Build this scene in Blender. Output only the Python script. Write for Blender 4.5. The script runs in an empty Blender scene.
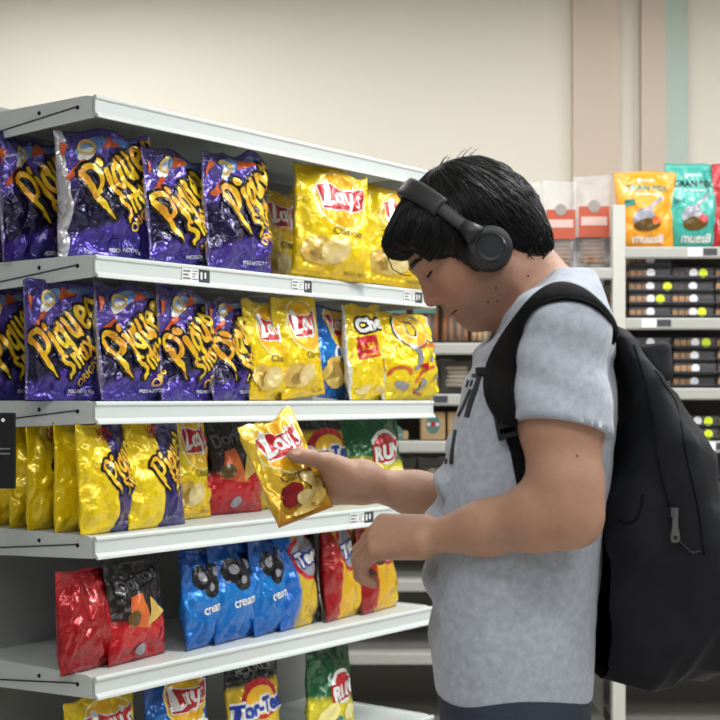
import bpy, bmesh, math, random
import numpy as np
from mathutils import Vector, Matrix
from mathutils.bvhtree import BVHTree
random.seed(7)
sc = bpy.context.scene
COL = sc.collection

# ------------------------------------------------------------------ camera
F = 1400.0                      # focal length in pixels of a 720 px frame
HOR = 398.0                     # row of the horizon
CZ = 1.33                       # camera height
cd = bpy.data.cameras.new('camera')
cam = bpy.data.objects.new('camera', cd)
COL.objects.link(cam)
cam.location = (0, 0, CZ)
cam.rotation_euler = (math.pi/2, 0, 0)
cd.sensor_width = 36.0
cd.lens = 36.0*F/720.0
cd.shift_y = (HOR-360.0)/720.0
cd.clip_start = 0.05
cd.dof.use_dof = True
cd.dof.focus_distance = 2.6
cd.dof.aperture_fstop = 8.0
sc.camera = cam

# ------------------------------------------------------------------ world, light, exposure
w = bpy.data.worlds.new('world'); sc.world = w; w.use_nodes = True
w.node_tree.nodes['Background'].inputs[0].default_value = (0.90, 0.95, 1.0, 1)
w.node_tree.nodes['Background'].inputs[1].default_value = 0.20

def area(name, loc, rot, sx, sy, power, col=(1, 1, 1)):
    l = bpy.data.lights.new(name, 'AREA'); l.shape = 'RECTANGLE'
    l.size = sx; l.size_y = sy; l.energy = power; l.color = col
    o = bpy.data.objects.new(name, l); COL.objects.link(o)
    o.location = loc; o.rotation_euler = rot
    return o
# light of the ceiling fixtures (the fixtures themselves are built further down)
CEIL = 3.05
FIX = [(-0.3, 0.7), (1.25, 0.7), (1.25, 2.7), (0.55, 4.15), (2.2, 4.15), (2.8, 2.2), (-1.6, -1.0), (0.8, -1.2), (-1.1, 4.6)]  # last fixture is an addition that brightens the upper left of the back wall
FPW = [16, 20, 40, 20, 20, 40, 12, 14, 22]
for i, (x, y) in enumerate(FIX):
    area('ceiling_lamp_light', (x, y, CEIL-0.105), (0, 0, 0), 1.15, 0.26, FPW[i], (0.98, 1.0, 1.0))

sc.view_settings.view_transform = 'Standard'
sc.view_settings.look = 'None'
sc.view_settings.gamma = 1.0
sc.view_settings.use_curve_mapping = False
sc.view_settings.exposure = 0.0

# ------------------------------------------------------------------ helpers
def P(px, py, d):
    """a point of the place, from its direction and distance"""
    return np.array([(px-360.0)*d/F, d, CZ-(py-HOR)*d/F])

def srgb(r, g, b):
    f = lambda c: (c/255.0/12.92) if c/255.0 <= 0.04045 else ((c/255.0+0.055)/1.055)**2.4
    return (f(r), f(g), f(b), 1.0)

MATS = {}
def mat(name, col, rough=0.5, metal=0.0, bump=0.0, bscale=60.0, var=0.0, vscale=8.0, spec=0.5, trans=0.0, alpha=1.0, emit=None, estr=0.0, coat=0.0, sheen=0.0):
    if name in MATS: return MATS[name]
    m = bpy.data.materials.new(name); m.use_nodes = True
    nt = m.node_tree; b = nt.nodes['Principled BSDF']
    b.inputs['Base Color'].default_value = col
    b.inputs['Roughness'].default_value = rough
    b.inputs['Metallic'].default_value = metal
    b.inputs['Specular IOR Level'].default_value = spec
    b.inputs['Transmission Weight'].default_value = trans
    b.inputs['Alpha'].default_value = alpha
    b.inputs['Coat Weight'].default_value = coat
    b.inputs['Sheen Weight'].default_value = sheen
    if emit:
        b.inputs['Emission Color'].default_value = emit
        b.inputs['Emission Strength'].default_value = estr
    tc = nt.nodes.new('ShaderNodeTexCoord')
    if bump > 0:
        n = nt.nodes.new('ShaderNodeTexNoise'); n.inputs['Scale'].default_value = bscale; n.inputs['Detail'].default_value = 4
        nt.links.new(tc.outputs['Object'], n.inputs['Vector'])
        bp = nt.nodes.new('ShaderNodeBump'); bp.inputs['Strength'].default_value = bump; bp.inputs['Distance'].default_value = 0.01
        nt.links.new(n.outputs['Fac'], bp.inputs['Height']); nt.links.new(bp.outputs['Normal'], b.inputs['Normal'])
    if var > 0:
        n = nt.nodes.new('ShaderNodeTexNoise'); n.inputs['Scale'].default_value = vscale; n.inputs['Detail'].default_value = 5
        nt.links.new(tc.outputs['Object'], n.inputs['Vector'])
        mx = nt.nodes.new('ShaderNodeMix'); mx.data_type = 'RGBA'
        mx.inputs['A'].default_value = tuple(c*(1-var) for c in col[:3])+(1,)
        mx.inputs['B'].default_value = tuple(min(1, c*(1+var)) for c in col[:3])+(1,)
        nt.links.new(n.outputs['Fac'], mx.inputs['Factor'])
        nt.links.new(mx.outputs['Result'], b.inputs['Base Color'])
    MATS[name] = m
    return m

def mesh_obj(name, verts, faces, m=None, parent=None, smooth=False, loc=None):
    me = bpy.data.meshes.new(name)
    me.from_pydata([tuple(map(float, v)) for v in verts], [], [tuple(int(i) for i in f) for f in faces])
    me.update()
    if smooth:
        me.polygons.foreach_set('use_smooth', [True]*len(me.polygons))
    o = bpy.data.objects.new(name, me); COL.objects.link(o)
    for mm in (m if isinstance(m, (list, tuple)) else [m]):
        if mm: me.materials.append(mm)
    if parent: o.parent = parent
    if loc is not None: o.location = loc
    return o

def tag(o, label=None, cat=None, group=None, kind=None):
    if label: o['label'] = label
    if cat: o['category'] = cat
    if group: o['group'] = group
    if kind: o['kind'] = kind
    return o

def empty(name, loc=(0, 0, 0), rz=0.0):
    o = bpy.data.objects.new(name, None); COL.objects.link(o)
    o.empty_display_size = 0.05
    o.location = tuple(map(float, loc)); o.rotation_euler = (0, 0, rz)
    return o

class MB:
    """collects shapes of one mesh"""
    def __init__(s): s.v = []; s.f = []; s.mi = []
    def add(s, v, f, mi=0):
        n = len(s.v); s.v += [tuple(map(float, q)) for q in v]; s.f += [tuple(i+n for i in q) for q in f]; s.mi += [mi]*len(f)
    def box(s, x0, x1, y0, y1, z0, z1, mi=0, bev=0.0):
        if bev <= 0:
            v = [(x0,y0,z0),(x1,y0,z0),(x1,y1,z0),(x0,y1,z0),(x0,y0,z1),(x1,y0,z1),(x1,y1,z1),(x0,y1,z1)]
            f = [(0,3,2,1),(4,5,6,7),(0,1,5,4),(1,2,6,5),(2,3,7,6),(3,0,4,7)]
            s.add(v, f, mi)
        else:
            bm = bmesh.new(); bmesh.ops.create_cube(bm, size=1)
            for q in bm.verts: q.co = Vector(((x0+x1)/2+q.co.x*(x1-x0), (y0+y1)/2+q.co.y*(y1-y0), (z0+z1)/2+q.co.z*(z1-z0)))
            bmesh.ops.bevel(bm, geom=bm.edges[:], offset=bev, segments=2, affect='EDGES', profile=0.6)
            bm.verts.index_update()
            s.add([q.co for q in bm.verts], [[q.index for q in f.verts] for f in bm.faces], mi); bm.free()
    def prism(s, poly, axis, a, b, mi=0):
        """poly: 2-D outline; extruded along axis (0,1,2) from a to b"""
        n = len(poly); v = []
        for h in (a, b):
            for (p, q) in poly:
                v.append({0: (h, p, q), 1: (p, h, q), 2: (p, q, h)}[axis])
        f = [tuple(range(n))[::-1], tuple(range(n, 2*n))]
        for i in range(n):
            j = (i+1) % n; f.append((i, j, n+j, n+i))
        s.add(v, f, mi)
    def tube(s, pts, r, seg=10, mi=0, cap=True):
        pts = [np.array(p, float) for p in pts]; n = len(pts)
        rs = r if hasattr(r, '__len__') else [r]*n
        v = []; prev = None
        for i in range(n):
            t = pts[min(i+1, n-1)]-pts[max(i-1, 0)]; t = t/(np.linalg.norm(t)+1e-9)
            if prev is None:
                a = np.array([0, 0, 1.0]) if abs(t[2]) < .9 else np.array([1.0, 0, 0])
                nrm = np.cross(t, a)
            else:
                nrm = prev-t*np.dot(prev, t)
            nrm /= np.linalg.norm(nrm)+1e-9; prev = nrm; bn = np.cross(t, nrm)
            for k in range(seg):
                an = 2*math.pi*k/seg
                v.append(pts[i]+rs[i]*(nrm*math.cos(an)+bn*math.sin(an)))
        f = []
        for i in range(n-1):
            for k in range(seg):
                k2 = (k+1) % seg
                f.append((i*seg+k, i*seg+k2, (i+1)*seg+k2, (i+1)*seg+k))
        if cap:
            f.append(tuple(range(seg))[::-1]); f.append(tuple((n-1)*seg+k for k in range(seg)))
        s.add(v, f, mi)
    def disc(s, c, nrm, r, seg=16, mi=0, th=0.001):
        c = np.array(c, float); nrm = np.array(nrm, float); nrm /= np.linalg.norm(nrm)
        s.tube([c, c+nrm*th], r, seg, mi)
    def build(s, name, m, parent=None, smooth=False, loc=None):
        o = mesh_obj(name, s.v, s.f, m, parent, smooth, loc)
        if any(s.mi): o.data.polygons.foreach_set('material_index', s.mi)
        return o

def soft(o, ang=40):
    me = o.data
    me.polygons.foreach_set('use_smooth', [True]*len(me.polygons))
    me.set_sharp_from_angle(angle=math.radians(ang))
    return o

def copy_tree(o, parent=None):
    c = o.copy(); COL.objects.link(c); c.parent = parent
    for ch in list(o.children): copy_tree(ch, c)
    return c

# smooth value noise in numpy
_rng = np.random.RandomState(3)
_perm = _rng.rand(256, 256)
def vnoise(x, y, seed=0):
    x = np.asarray(x, float)+seed*17.31; y = np.asarray(y, float)+seed*9.73
    xi = np.floor(x).astype(int); yi = np.floor(y).astype(int)
    fx = x-xi; fy = y-yi
    fx = fx*fx*(3-2*fx); fy = fy*fy*(3-2*fy)
    g = lambda a, b: _perm[a % 256, b % 256]
    return ((g(xi, yi)*(1-fx)+g(xi+1, yi)*fx)*(1-fy)+(g(xi, yi+1)*(1-fx)+g(xi+1, yi+1)*fx)*fy)*2-1
def fbm(x, y, seed=0, oct=3):
    a = 0; amp = 1.0
    for k in range(oct):
        a = a+amp*vnoise(x*2**k, y*2**k, seed+k*5); amp *= .5
    return a
def ridged(x, y, seed=0, oct=2):
    a = 0; amp = 1.0
    for k in range(oct):
        a = a+amp*(1-2*np.abs(vnoise(x*2**k, y*2**k, seed+k*7))); amp *= .5
    return a
# ------------------------------------------------------------------ the room
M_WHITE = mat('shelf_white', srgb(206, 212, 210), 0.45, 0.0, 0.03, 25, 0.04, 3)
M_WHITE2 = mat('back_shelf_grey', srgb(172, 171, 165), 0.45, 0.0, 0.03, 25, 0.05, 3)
M_WALL = mat('wall_paint', srgb(224, 217, 204), 0.8, 0, 0.05, 40, 0.03, 1.5)
M_CEIL = mat('ceiling_paint', srgb(240, 240, 238), 0.85, 0, 0.04, 40)
M_DARK = mat('dark_steel', srgb(40, 40, 42), 0.5)
M_HOLE = mat('hole_black', srgb(12, 12, 12), 0.7)
M_TAN = mat('tan_panel', srgb(203, 186, 170), 0.75, 0, 0.04, 40, 0.03, 2)

mb = MB(); mb.box(-6, 6, -4, 6.2, -0.1, 0.0)
floor = mb.build('floor', mat('floor_vinyl', srgb(206, 202, 194), 0.35, 0, 0.02, 30, 0.05, 4)); tag(floor, kind='structure')
mb = MB(); mb.box(-6, 6, 5.52, 5.62, 0, CEIL)
wall = mb.build('wall_back', M_WALL); tag(wall, kind='structure')
mb = MB(); mb.box(-6, 6, -4, 5.62, CEIL, CEIL+0.1)
ceil = mb.build('ceiling', M_CEIL); tag(ceil, kind='structure')
# pilaster and boxed trims on the back wall above the racks
S5 = 5.5/F
for k, (a, b, c) in enumerate([(572, 618, M_TAN), (640, 664, M_TAN), (664, 686, mat('trim_green', srgb(176, 190, 180), .7))]):
    mb = MB(); mb.box((a-360)*S5, (b-360)*S5, 5.47, 5.52, 1.9, CEIL)
    tag(mb.build('trim_%d' % (k+1), c), kind='structure')

# ceiling fixtures
M_TUBE = mat('lamp_diffuser', srgb(250, 250, 245), 0.4, emit=(1, 0.985, .95, 1), estr=3.0)
for i, (x, y) in enumerate(FIX):
    t = empty('ceiling_light', (x, y, CEIL))
    mb = MB(); mb.box(-.62, .62, -.15, .15, -.07, 0, bev=.008); mb.build('housing', M_CEIL, t)
    mb = MB(); mb.box(-.6, .6, -.135, .135, -.095, -.07, bev=.006); mb.build('diffuser', M_TUBE, t)
    tag(t, 'white batten ceiling lamp, %s' % ['over the aisle before the shelving', 'over the aisle right of camera', 'above the backpack side of the aisle',
        'nearest the back wall above the bread rack', 'nearest the back wall above the tray rack', 'far right over the aisle', 'behind the camera on the left', 'behind the camera on the right', 'added at back left behind the snack shelving to brighten the wall'][i], 'ceiling lamp', 'ceiling lamps')

# ------------------------------------------------------------------ snack shelving unit
C0 = np.array([-0.549, 2.90])
U = np.array([0.6037, 0.7972]); U /= np.linalg.norm(U)
V = np.array([-U[1], U[0]])
GA = math.atan2(U[1], U[0])
LEN = 1.232; DEP = 0.42
unit = empty('snack_shelving', (C0[0], C0[1], 0), GA)
tag(unit, 'white metal snack shelving with bracketed shelves full of chip bags', 'shelving')
SZ = [1.957, 1.626, 1.322, 1.042, 0.752, 0.45, 0.17]       # top surfaces
LIP = 0.046
mb = MB(); mb.box(0, LEN, DEP, DEP+.03, 0.0, 2.0); mb.build('back_panel', mat('back_panel_grey', srgb(150, 150, 150), .5), unit)
for x in (0.0, LEN-.04):
    mb = MB(); mb.box(x, x+.04, DEP+.03, DEP+.09, 0, 2.02); up = mb.build('upright', M_WHITE, unit)
    mb = MB()
    for k in range(24): mb.box(x+.014, x+.026, DEP+.028, DEP+.0305, .1+k*.08, .14+k*.08)
mb = MB(); mb.box(0, LEN, .03, DEP, 0, .12); mb.build('plinth', M_WHITE, unit)
def rail_profile(z):
    # price rail: rolled top, recessed card channel, flared lower lip
    return [(0.0, z), (-.004, z+.001), (-.008, z-.003), (-.008, z-.007), (-.004, z-.010), (-.004, z-.034), (-.012, z-.041), (-.013, z-.046), (-.009, z-.047), (0.0, z-.040)]
for i, z in enumerate(SZ):
    mb = MB(); mb.box(0, LEN, 0, DEP, z-.012, z); b = mb.build('shelf', M_WHITE, unit)
    mb = MB(); mb.prism(rail_profile(z), 0, 0.012, LEN-.002); soft(mb.build('price_rail', M_WHITE, b), 30)
    for s, x in ((0, -.004), (1, LEN-.002)):
        # folded side bracket, deeper at the back, with its seam and bolt holes
        mb = MB()
        mb.prism([(0.004, z-.002), (0.004, z-.045), (.05, z-.047), (DEP, z-.062), (DEP, z+.002), (.02, z+.002)], 0, x, x+.006)
        mb.build('bracket', M_WHITE, b)
        xs = x-.0015 if s == 0 else x+.006
        mb = MB(); mb.prism([(.045, z-.019), (.047, z-.0165), (DEP, z-.050), (DEP, z-.053)], 0, xs, xs+.0015); mb.build('bracket_seam', M_DARK, b)
        for (yy, zz) in ((.048, z-.02), (.17, z-.017)):
            mb = MB(); mb.disc((xs-.0004, yy, zz), (1, 0, 0), .0045, 12, th=.002); mb.build('bolt_hole', M_HOLE, b)
        # moulded cap at the end of the rail
        mb = MB(); pr = [(p-.0015 if p < 0 else p, q) for (p, q) in rail_profile(z)]
        mb.prism(pr, 0, (-.004 if s == 0 else LEN-.004), (.014 if s == 0 else LEN+.006)); mb.build('end_cap', M_WHITE, b)

def solve_t(px, wdep):
    k = (px-360.0)/F
    return (k*(C0[1]+V[1]*wdep)-C0[0]-V[0]*wdep)/(U[0]-k*U[1])
def G(t, wdep, z=0.0):
    q = C0+U*t+V*wdep
    return np.array([q[0], q[1], z])
# ------------------------------------------------------------------ flat print: 2-D shapes laid onto the bags
class Flat:
    """2-D polygons in bag-design units (x: 0..1 across the bag, y: 0..1/aspect upwards)"""
    def __init__(s): s.v = []; s.f = []
    def poly(s, pts):
        n = len(s.v); s.v += [tuple(map(float, p)) for p in pts]; s.f.append(tuple(range(n, n+len(pts)))); return s
    def ell(s, cx, cy, rx, ry, rot=0, seg=26):
        c, q = math.cos(rot), math.sin(rot)
        return s.poly([(cx+rx*math.cos(a)*c-ry*math.sin(a)*q, cy+rx*math.cos(a)*q+ry*math.sin(a)*c) for a in [2*math.pi*k/seg for k in range(seg)]])
    def stroke(s, pts, wd):
        """a pen line with round ends; wd one width or one per point"""
        pts = [np.array(p, float) for p in pts]; ws = wd if hasattr(wd, '__len__') else [wd]*len(pts)
        for i in range(len(pts)-1):
            a, b = pts[i], pts[i+1]; t = b-a; L = np.linalg.norm(t)
            if L < 1e-9: continue
            t /= L; n = np.array([-t[1], t[0]])
            s.poly([a-n*ws[i]/2, b-n*ws[i+1]/2, b+n*ws[i+1]/2, a+n*ws[i]/2])
        for p, q in zip(pts, ws): s.ell(p[0], p[1], q/2, q/2, seg=8)
        return s
    def merge(s, o):
        n = len(s.v); s.v += list(o.v); s.f += [tuple(i+n for i in f) for f in o.f]; return s
    def xf(s, fn):
        r = Flat(); r.v = [fn(*p) for p in s.v]; r.f = list(s.f); return r
    def grown(s, wd):
        """the same shape, fattened by wd on every side"""
        cnt = {}
        for f in s.f:
            for i in range(len(f)):
                e = tuple(sorted((f[i], f[(i+1) % len(f)]))); cnt[e] = cnt.get(e, 0)+1
        r = Flat(); r.v = list(s.v); r.f = list(s.f)
        for (i, j), c in cnt.items():
            if c != 1: continue
            a = np.array(s.v[i]); b = np.array(s.v[j]); t = b-a; L = np.linalg.norm(t)
            if L < 1e-9: continue
            t = t/L; n = np.array([-t[1], t[0]])*wd; e = t*wd*.45
            r.poly([a-e-n, b+e-n, b+e+n, a-e+n])
        return r

_tc = {}
def text(body, size=1.0, bold=0.0, sx=1.0, shear=0.0):
    key = (body, shear)
    if key not in _tc:
        cu = bpy.data.curves.new('t', 'FONT'); cu.body = body; cu.size = 1.0; cu.shear = shear; cu.resolution_u = 3
        o = bpy.data.objects.new('t', cu); COL.objects.link(o)
        dg = bpy.context.evaluated_depsgraph_get()
        me = bpy.data.meshes.new_from_object(o.evaluated_get(dg))
        bm = bmesh.new(); bm.from_mesh(me); bmesh.ops.remove_doubles(bm, verts=bm.verts[:], dist=1e-5); bm.verts.index_update()
        v = [(q.co.x, q.co.y) for q in bm.verts]; f = [tuple(q.index for q in p.verts) for p in bm.faces]
        bm.free(); bpy.data.meshes.remove(me); bpy.data.objects.remove(o); bpy.data.curves.remove(cu)
        _tc[key] = (v, f)
    v, f = _tc[key]
    r = Flat(); r.v = list(v); r.f = list(f)
    if bold: r = r.grown(bold)
    return r.xf(lambda x, y: (x*size*sx, y*size))
def place2(fl, x, y, rot=0, center=False):
    c, q = math.cos(rot), math.sin(rot)
    if center:
        xs = [p[0] for p in fl.v]; ys = [p[1] for p in fl.v]; mx = (min(xs)+max(xs))/2; my = (min(ys)+max(ys))/2
    else: mx = my = 0
    return fl.xf(lambda a, b: (x+(a-mx)*c-(b-my)*q, y+(a-mx)*q+(b-my)*c))
def cut(fl, steps):
    bm = bmesh.new(); vs = [bm.verts.new((p[0], p[1], 0)) for p in fl.v]
    for f in fl.f:
        try: bm.faces.new([vs[i] for i in f])
        except ValueError: pass
    for ax in (0, 1):
        step = steps[ax]
        lo = min(p[ax] for p in fl.v); hi = max(p[ax] for p in fl.v)
        k = math.ceil(lo/step)
        while k*step < hi:
            co = [0, 0, 0]; co[ax] = k*step; no = [0, 0, 0]; no[ax] = 1
            bmesh.ops.bisect_plane(bm, geom=bm.verts[:]+bm.edges[:]+bm.faces[:], plane_co=co, plane_no=no, dist=1e-6); k += 1
    bmesh.ops.triangulate(bm, faces=[f for f in bm.faces if len(f.verts) > 4])
    bm.verts.index_update()
    r = Flat(); r.v = [(q.co.x, q.co.y) for q in bm.verts]; r.f = [tuple(q.index for q in f.verts) for f in bm.faces]; bm.free()
    return r

# ------------------------------------------------------------------ foil materials
def foil(name, stops, rough=0.22, metal=0.35, edge=None, diag=0.0, wrk=0.5):
    """printed foil: colour zones across the film from UV (x+diag*y or y), crinkle relief"""
    if name in MATS: return MATS[name]
    m = bpy.data.materials.new(name); m.use_nodes = True
    nt = m.node_tree; b = nt.nodes['Principled BSDF']; L = nt.links.new
    b.inputs['Roughness'].default_value = rough; b.inputs['Metallic'].default_value = metal
    b.inputs['Coat Weight'].default_value = 0.5; b.inputs['Coat Roughness'].default_value = 0.12
    uv = nt.nodes.new('ShaderNodeUVMap'); uv.uv_map = 'UVMap'
    sp = nt.nodes.new('ShaderNodeSeparateXYZ'); L(uv.outputs[0], sp.inputs[0])
    tc = nt.nodes.new('ShaderNodeTexCoord')
    nz = nt.nodes.new('ShaderNodeTexNoise'); nz.inputs['Scale'].default_value = 9; nz.inputs['Detail'].default_value = 2
    L(tc.outputs['Object'], nz.inputs['Vector'])
    axis, cols = stops
    if axis == 'x':
        mu = nt.nodes.new('ShaderNodeMath'); mu.operation = 'MULTIPLY_ADD'
        L(sp.outputs[1], mu.inputs[0]); mu.inputs[1].default_value = diag; L(sp.outputs[0], mu.inputs[2]); src = mu.outputs[0]
    else:
        mu = nt.nodes.new('ShaderNodeMath'); mu.operation = 'MULTIPLY_ADD'
        L(sp.outputs[0], mu.inputs[0]); mu.inputs[1].default_value = diag; L(sp.outputs[1], mu.inputs[2]); src = mu.outputs[0]
    r = nt.nodes.new('ShaderNodeValToRGB'); el = r.color_ramp.elements
    while len(el) > 1: el.remove(el[-1])
    el[0].position = cols[0][0]; el[0].color = cols[0][1]
    for p, c in cols[1:]:
        e = el.new(p); e.color = c
    L(src, r.inputs[0]); out = r.outputs[0]
    if edge:
        wlo, whi, ec = edge       # bare foil margins at the two side edges
        cr = nt.nodes.new('ShaderNodeValToRGB'); e2 = cr.color_ramp.elements
        cr.color_ramp.interpolation = 'CONSTANT'
        e2[0].position = 0; e2[0].color = (1, 1, 1, 1); e2[1].position = wlo; e2[1].color = (0, 0, 0, 1)
        e3 = e2.new(1-whi); e3.color = (1, 1, 1, 1)
        ad = nt.nodes.new('ShaderNodeMath'); ad.operation = 'MULTIPLY_ADD'; L(nz.outputs['Fac'], ad.inputs[0]); ad.inputs[1].default_value = .06
        ad2 = nt.nodes.new('ShaderNodeMath'); ad2.operation = 'ADD'; L(sp.outputs[0], ad2.inputs[0]); ad2.inputs[1].default_value = -.03
        L(ad2.outputs[0], ad.inputs[2]); L(ad.outputs[0], cr.inputs[0])
        mx = nt.nodes.new('ShaderNodeMix'); mx.data_type = 'RGBA'; L(cr.outputs[0], mx.inputs['Factor']); L(out, mx.inputs['A']); mx.inputs['B'].default_value = ec
        out = mx.outputs['Result']
    L(out, b.inputs['Base Color'])
    vo = nt.nodes.new('ShaderNodeTexNoise'); vo.inputs['Scale'].default_value = 26; vo.inputs['Detail'].default_value = 1.5; vo.inputs['Distortion'].default_value = .8
    L(tc.outputs['Object'], vo.inputs['Vector'])
    ab = nt.nodes.new('ShaderNodeMath'); ab.operation = 'SUBTRACT'; L(vo.outputs['Fac'], ab.inputs[0]); ab.inputs[1].default_value = .5
    ab2 = nt.nodes.new('ShaderNodeMath'); ab2.operation = 'ABSOLUTE'; L(ab.outputs[0], ab2.inputs[0])
    bp = nt.nodes.new('ShaderNodeBump'); bp.inputs['Strength'].default_value = wrk; bp.inputs['Distance'].default_value = .02
    L(ab2.outputs[0], bp.inputs['Height']); L(bp.outputs[0], b.inputs['Normal'])
    MATS[name] = m
    return m

def ink(name, col, rough=.3, metal=.15, grad=None):
    if name in MATS: return MATS[name]
    m = mat(name, col, rough, metal); m.node_tree.nodes['Principled BSDF'].inputs['Coat Weight'].default_value = .4
    nt = m.node_tree; b = nt.nodes['Principled BSDF']; L = nt.links.new
    tc = nt.nodes.new('ShaderNodeTexCoord')
    vo = nt.nodes.new('ShaderNodeTexNoise'); vo.inputs['Scale'].default_value = 26; vo.inputs['Detail'].default_value = 1.5; vo.inputs['Distortion'].default_value = .8
    L(tc.outputs['Object'], vo.inputs['Vector'])
    bp = nt.nodes.new('ShaderNodeBump'); bp.inputs['Strength'].default_value = .35; bp.inputs['Distance'].default_value = .02
    L(vo.outputs['Fac'], bp.inputs['Height']); L(bp.outputs[0], b.inputs['Normal'])
    if grad:
        n = nt.nodes.new('ShaderNodeTexNoise'); n.inputs['Scale'].default_value = 22; L(tc.outputs['Object'], n.inputs['Vector'])
        mx = nt.nodes.new('ShaderNodeMix'); mx.data_type = 'RGBA'; mx.inputs['A'].default_value = col; mx.inputs['B'].default_value = grad
        rr = nt.nodes.new('ShaderNodeMapRange'); rr.inputs[1].default_value = .38; rr.inputs[2].default_value = .62
        L(n.outputs['Fac'], rr.inputs[0]); L(rr.outputs[0], mx.inputs['Factor']); L(mx.outputs['Result'], b.inputs['Base Color'])
    return m

PUR = srgb(66, 44, 140); PURD = srgb(34, 26, 84); SIL = srgb(205, 203, 208)
YEL = srgb(240, 208, 12); YELD = srgb(226, 186, 8)
PQR = [(0.0, srgb(70, 56, 150)), (.10, srgb(84, 62, 168)), (.16, srgb(30, 24, 66)), (.46, srgb(28, 22, 62)), (.58, srgb(92, 72, 168)), (.72, srgb(104, 88, 180)), (.86, srgb(60, 50, 120))]
F_PIQS = foil('foil_purple_silver_edge', ('y', PQR), .16, .5, edge=(.09, .02, SIL), diag=-.30, wrk=.9)
F_PIQ = foil('foil_purple', ('y', PQR), .16, .5, edge=(.02, .01, srgb(120, 110, 160)), diag=-.30, wrk=.9)
F_PIY = foil('foil_yellow_purple', ('x', [(0.0, YEL), (.50, srgb(244, 212, 20)), (.515, srgb(40, 30, 92)), (.75, srgb(52, 40, 118)), (1.0, srgb(90, 86, 130))]), .24, .25, diag=.06, wrk=.5)
F_LAY = foil('foil_lays_yellow', ('y', [(0, YELD), (.4, srgb(250, 216, 10)), (.8, YEL), (1, srgb(214, 180, 20))]), .26, .2, wrk=.5)
F_LAYG = foil('foil_gold', ('y', [(0, srgb(196, 132, 28)), (.25, srgb(232, 184, 44)), (.7, srgb(248, 208, 60)), (1, srgb(238, 196, 70))]), .26, .3, wrk=.55)
F_BLUE = foil('foil_blue', ('y', [(0, srgb(16, 92, 176)), (.55, srgb(24, 130, 214)), (.62, srgb(22, 110, 200)), (1, srgb(20, 70, 150))]), .22, .3)
F_RED = foil('foil_red', ('y', [(0, srgb(170, 18, 26)), (.36, srgb(206, 26, 34)), (.44, srgb(40, 26, 26)), (1, srgb(28, 22, 26))]), .24, .3)
F_REDALL = foil('foil_red_plain', ('y', [(0, srgb(150, 18, 26)), (1, srgb(180, 24, 30))]), .22, .35)
F_CHE = foil('foil_snack_yellow', ('y', [(0, srgb(236, 206, 20)), (.5, srgb(250, 220, 20)), (1, srgb(238, 200, 16))]), .16, .2, edge=(.05, .05, srgb(216, 214, 205)), wrk=.7)
F_TORT = foil('foil_tortees', ('y', [(0, srgb(226, 190, 30)), (.74, srgb(220, 184, 40)), (.80, srgb(34, 30, 28)), (1, srgb(30, 28, 28))]), .26, .2)
F_GREEN = foil('foil_green', ('y', [(0, srgb(236, 214, 40)), (.42, srgb(226, 214, 50)), (.5, srgb(22, 96, 50)), (1, srgb(16, 74, 42))]), .24, .25, diag=.12)
F_SUN = foil('foil_red_yellow', ('x', [(0, srgb(150, 22, 26)), (.30, srgb(172, 28, 30)), (.34, srgb(232, 178, 30)), (1, srgb(236, 196, 50))]), .24, .25, diag=.1)
F_BYL = foil('foil_blue_yellow', ('x', [(0, srgb(22, 98, 190)), (.28, srgb(26, 110, 200)), (.34, srgb(222, 186, 40)), (.72, srgb(222, 186, 40)), (.76, srgb(32, 34, 30)), (1, srgb(30, 30, 28))]), .24, .25)
F_BACK = foil('foil_silver', ('y', [(0, SIL), (1, srgb(188, 186, 192))]), .25, .6, wrk=.6)

INK_Y = ink('print_gold', srgb(248, 214, 40), grad=srgb(232, 160, 32))
INK_K = ink('print_black', srgb(16, 14, 20))
INK_W = ink('print_white', srgb(240, 240, 238))
INK_R = ink('print_red', srgb(204, 22, 34), grad=srgb(176, 14, 30))
INK_O = ink('print_orange', srgb(226, 116, 48), grad=srgb(196, 76, 30))
INK_SUN = ink('print_sun', srgb(250, 204, 24), grad=srgb(246, 180, 20))
INK_PALE = ink('print_pale_yellow', srgb(252, 238, 150))
INK_BR = ink('print_brown', srgb(96, 72, 20))
INK_CHIP = ink('print_chip', srgb(226, 196, 110), grad=srgb(206, 166, 70))
INK_CHIP2 = ink('print_chip_pale', srgb(236, 214, 150), grad=srgb(214, 184, 100))
INK_BL = ink('print_blue', srgb(30, 60, 160))
INK_LB = ink('print_light_blue', srgb(150, 190, 226), grad=srgb(90, 130, 200))
INK_GR = ink('print_grey', srgb(150, 150, 160))
INK_POT = ink('print_potato', srgb(150, 26, 30), grad=srgb(110, 18, 24))
INK_TEAL = ink('print_teal', srgb(40, 130, 120))
INK_DKP = ink('print_dark_purple', srgb(30, 22, 66))

# ------------------------------------------------------------------ print designs: list of (part name, shape, ink)
def arc(cx, cy, r, a0, a1, n=10, ry=None):
    ry = r if ry is None else ry
    return [(cx+r*math.cos(math.radians(a0+(a1-a0)*k/n)), cy+ry*math.sin(math.radians(a0+(a1-a0)*k/n))) for k in range(n+1)]

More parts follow.
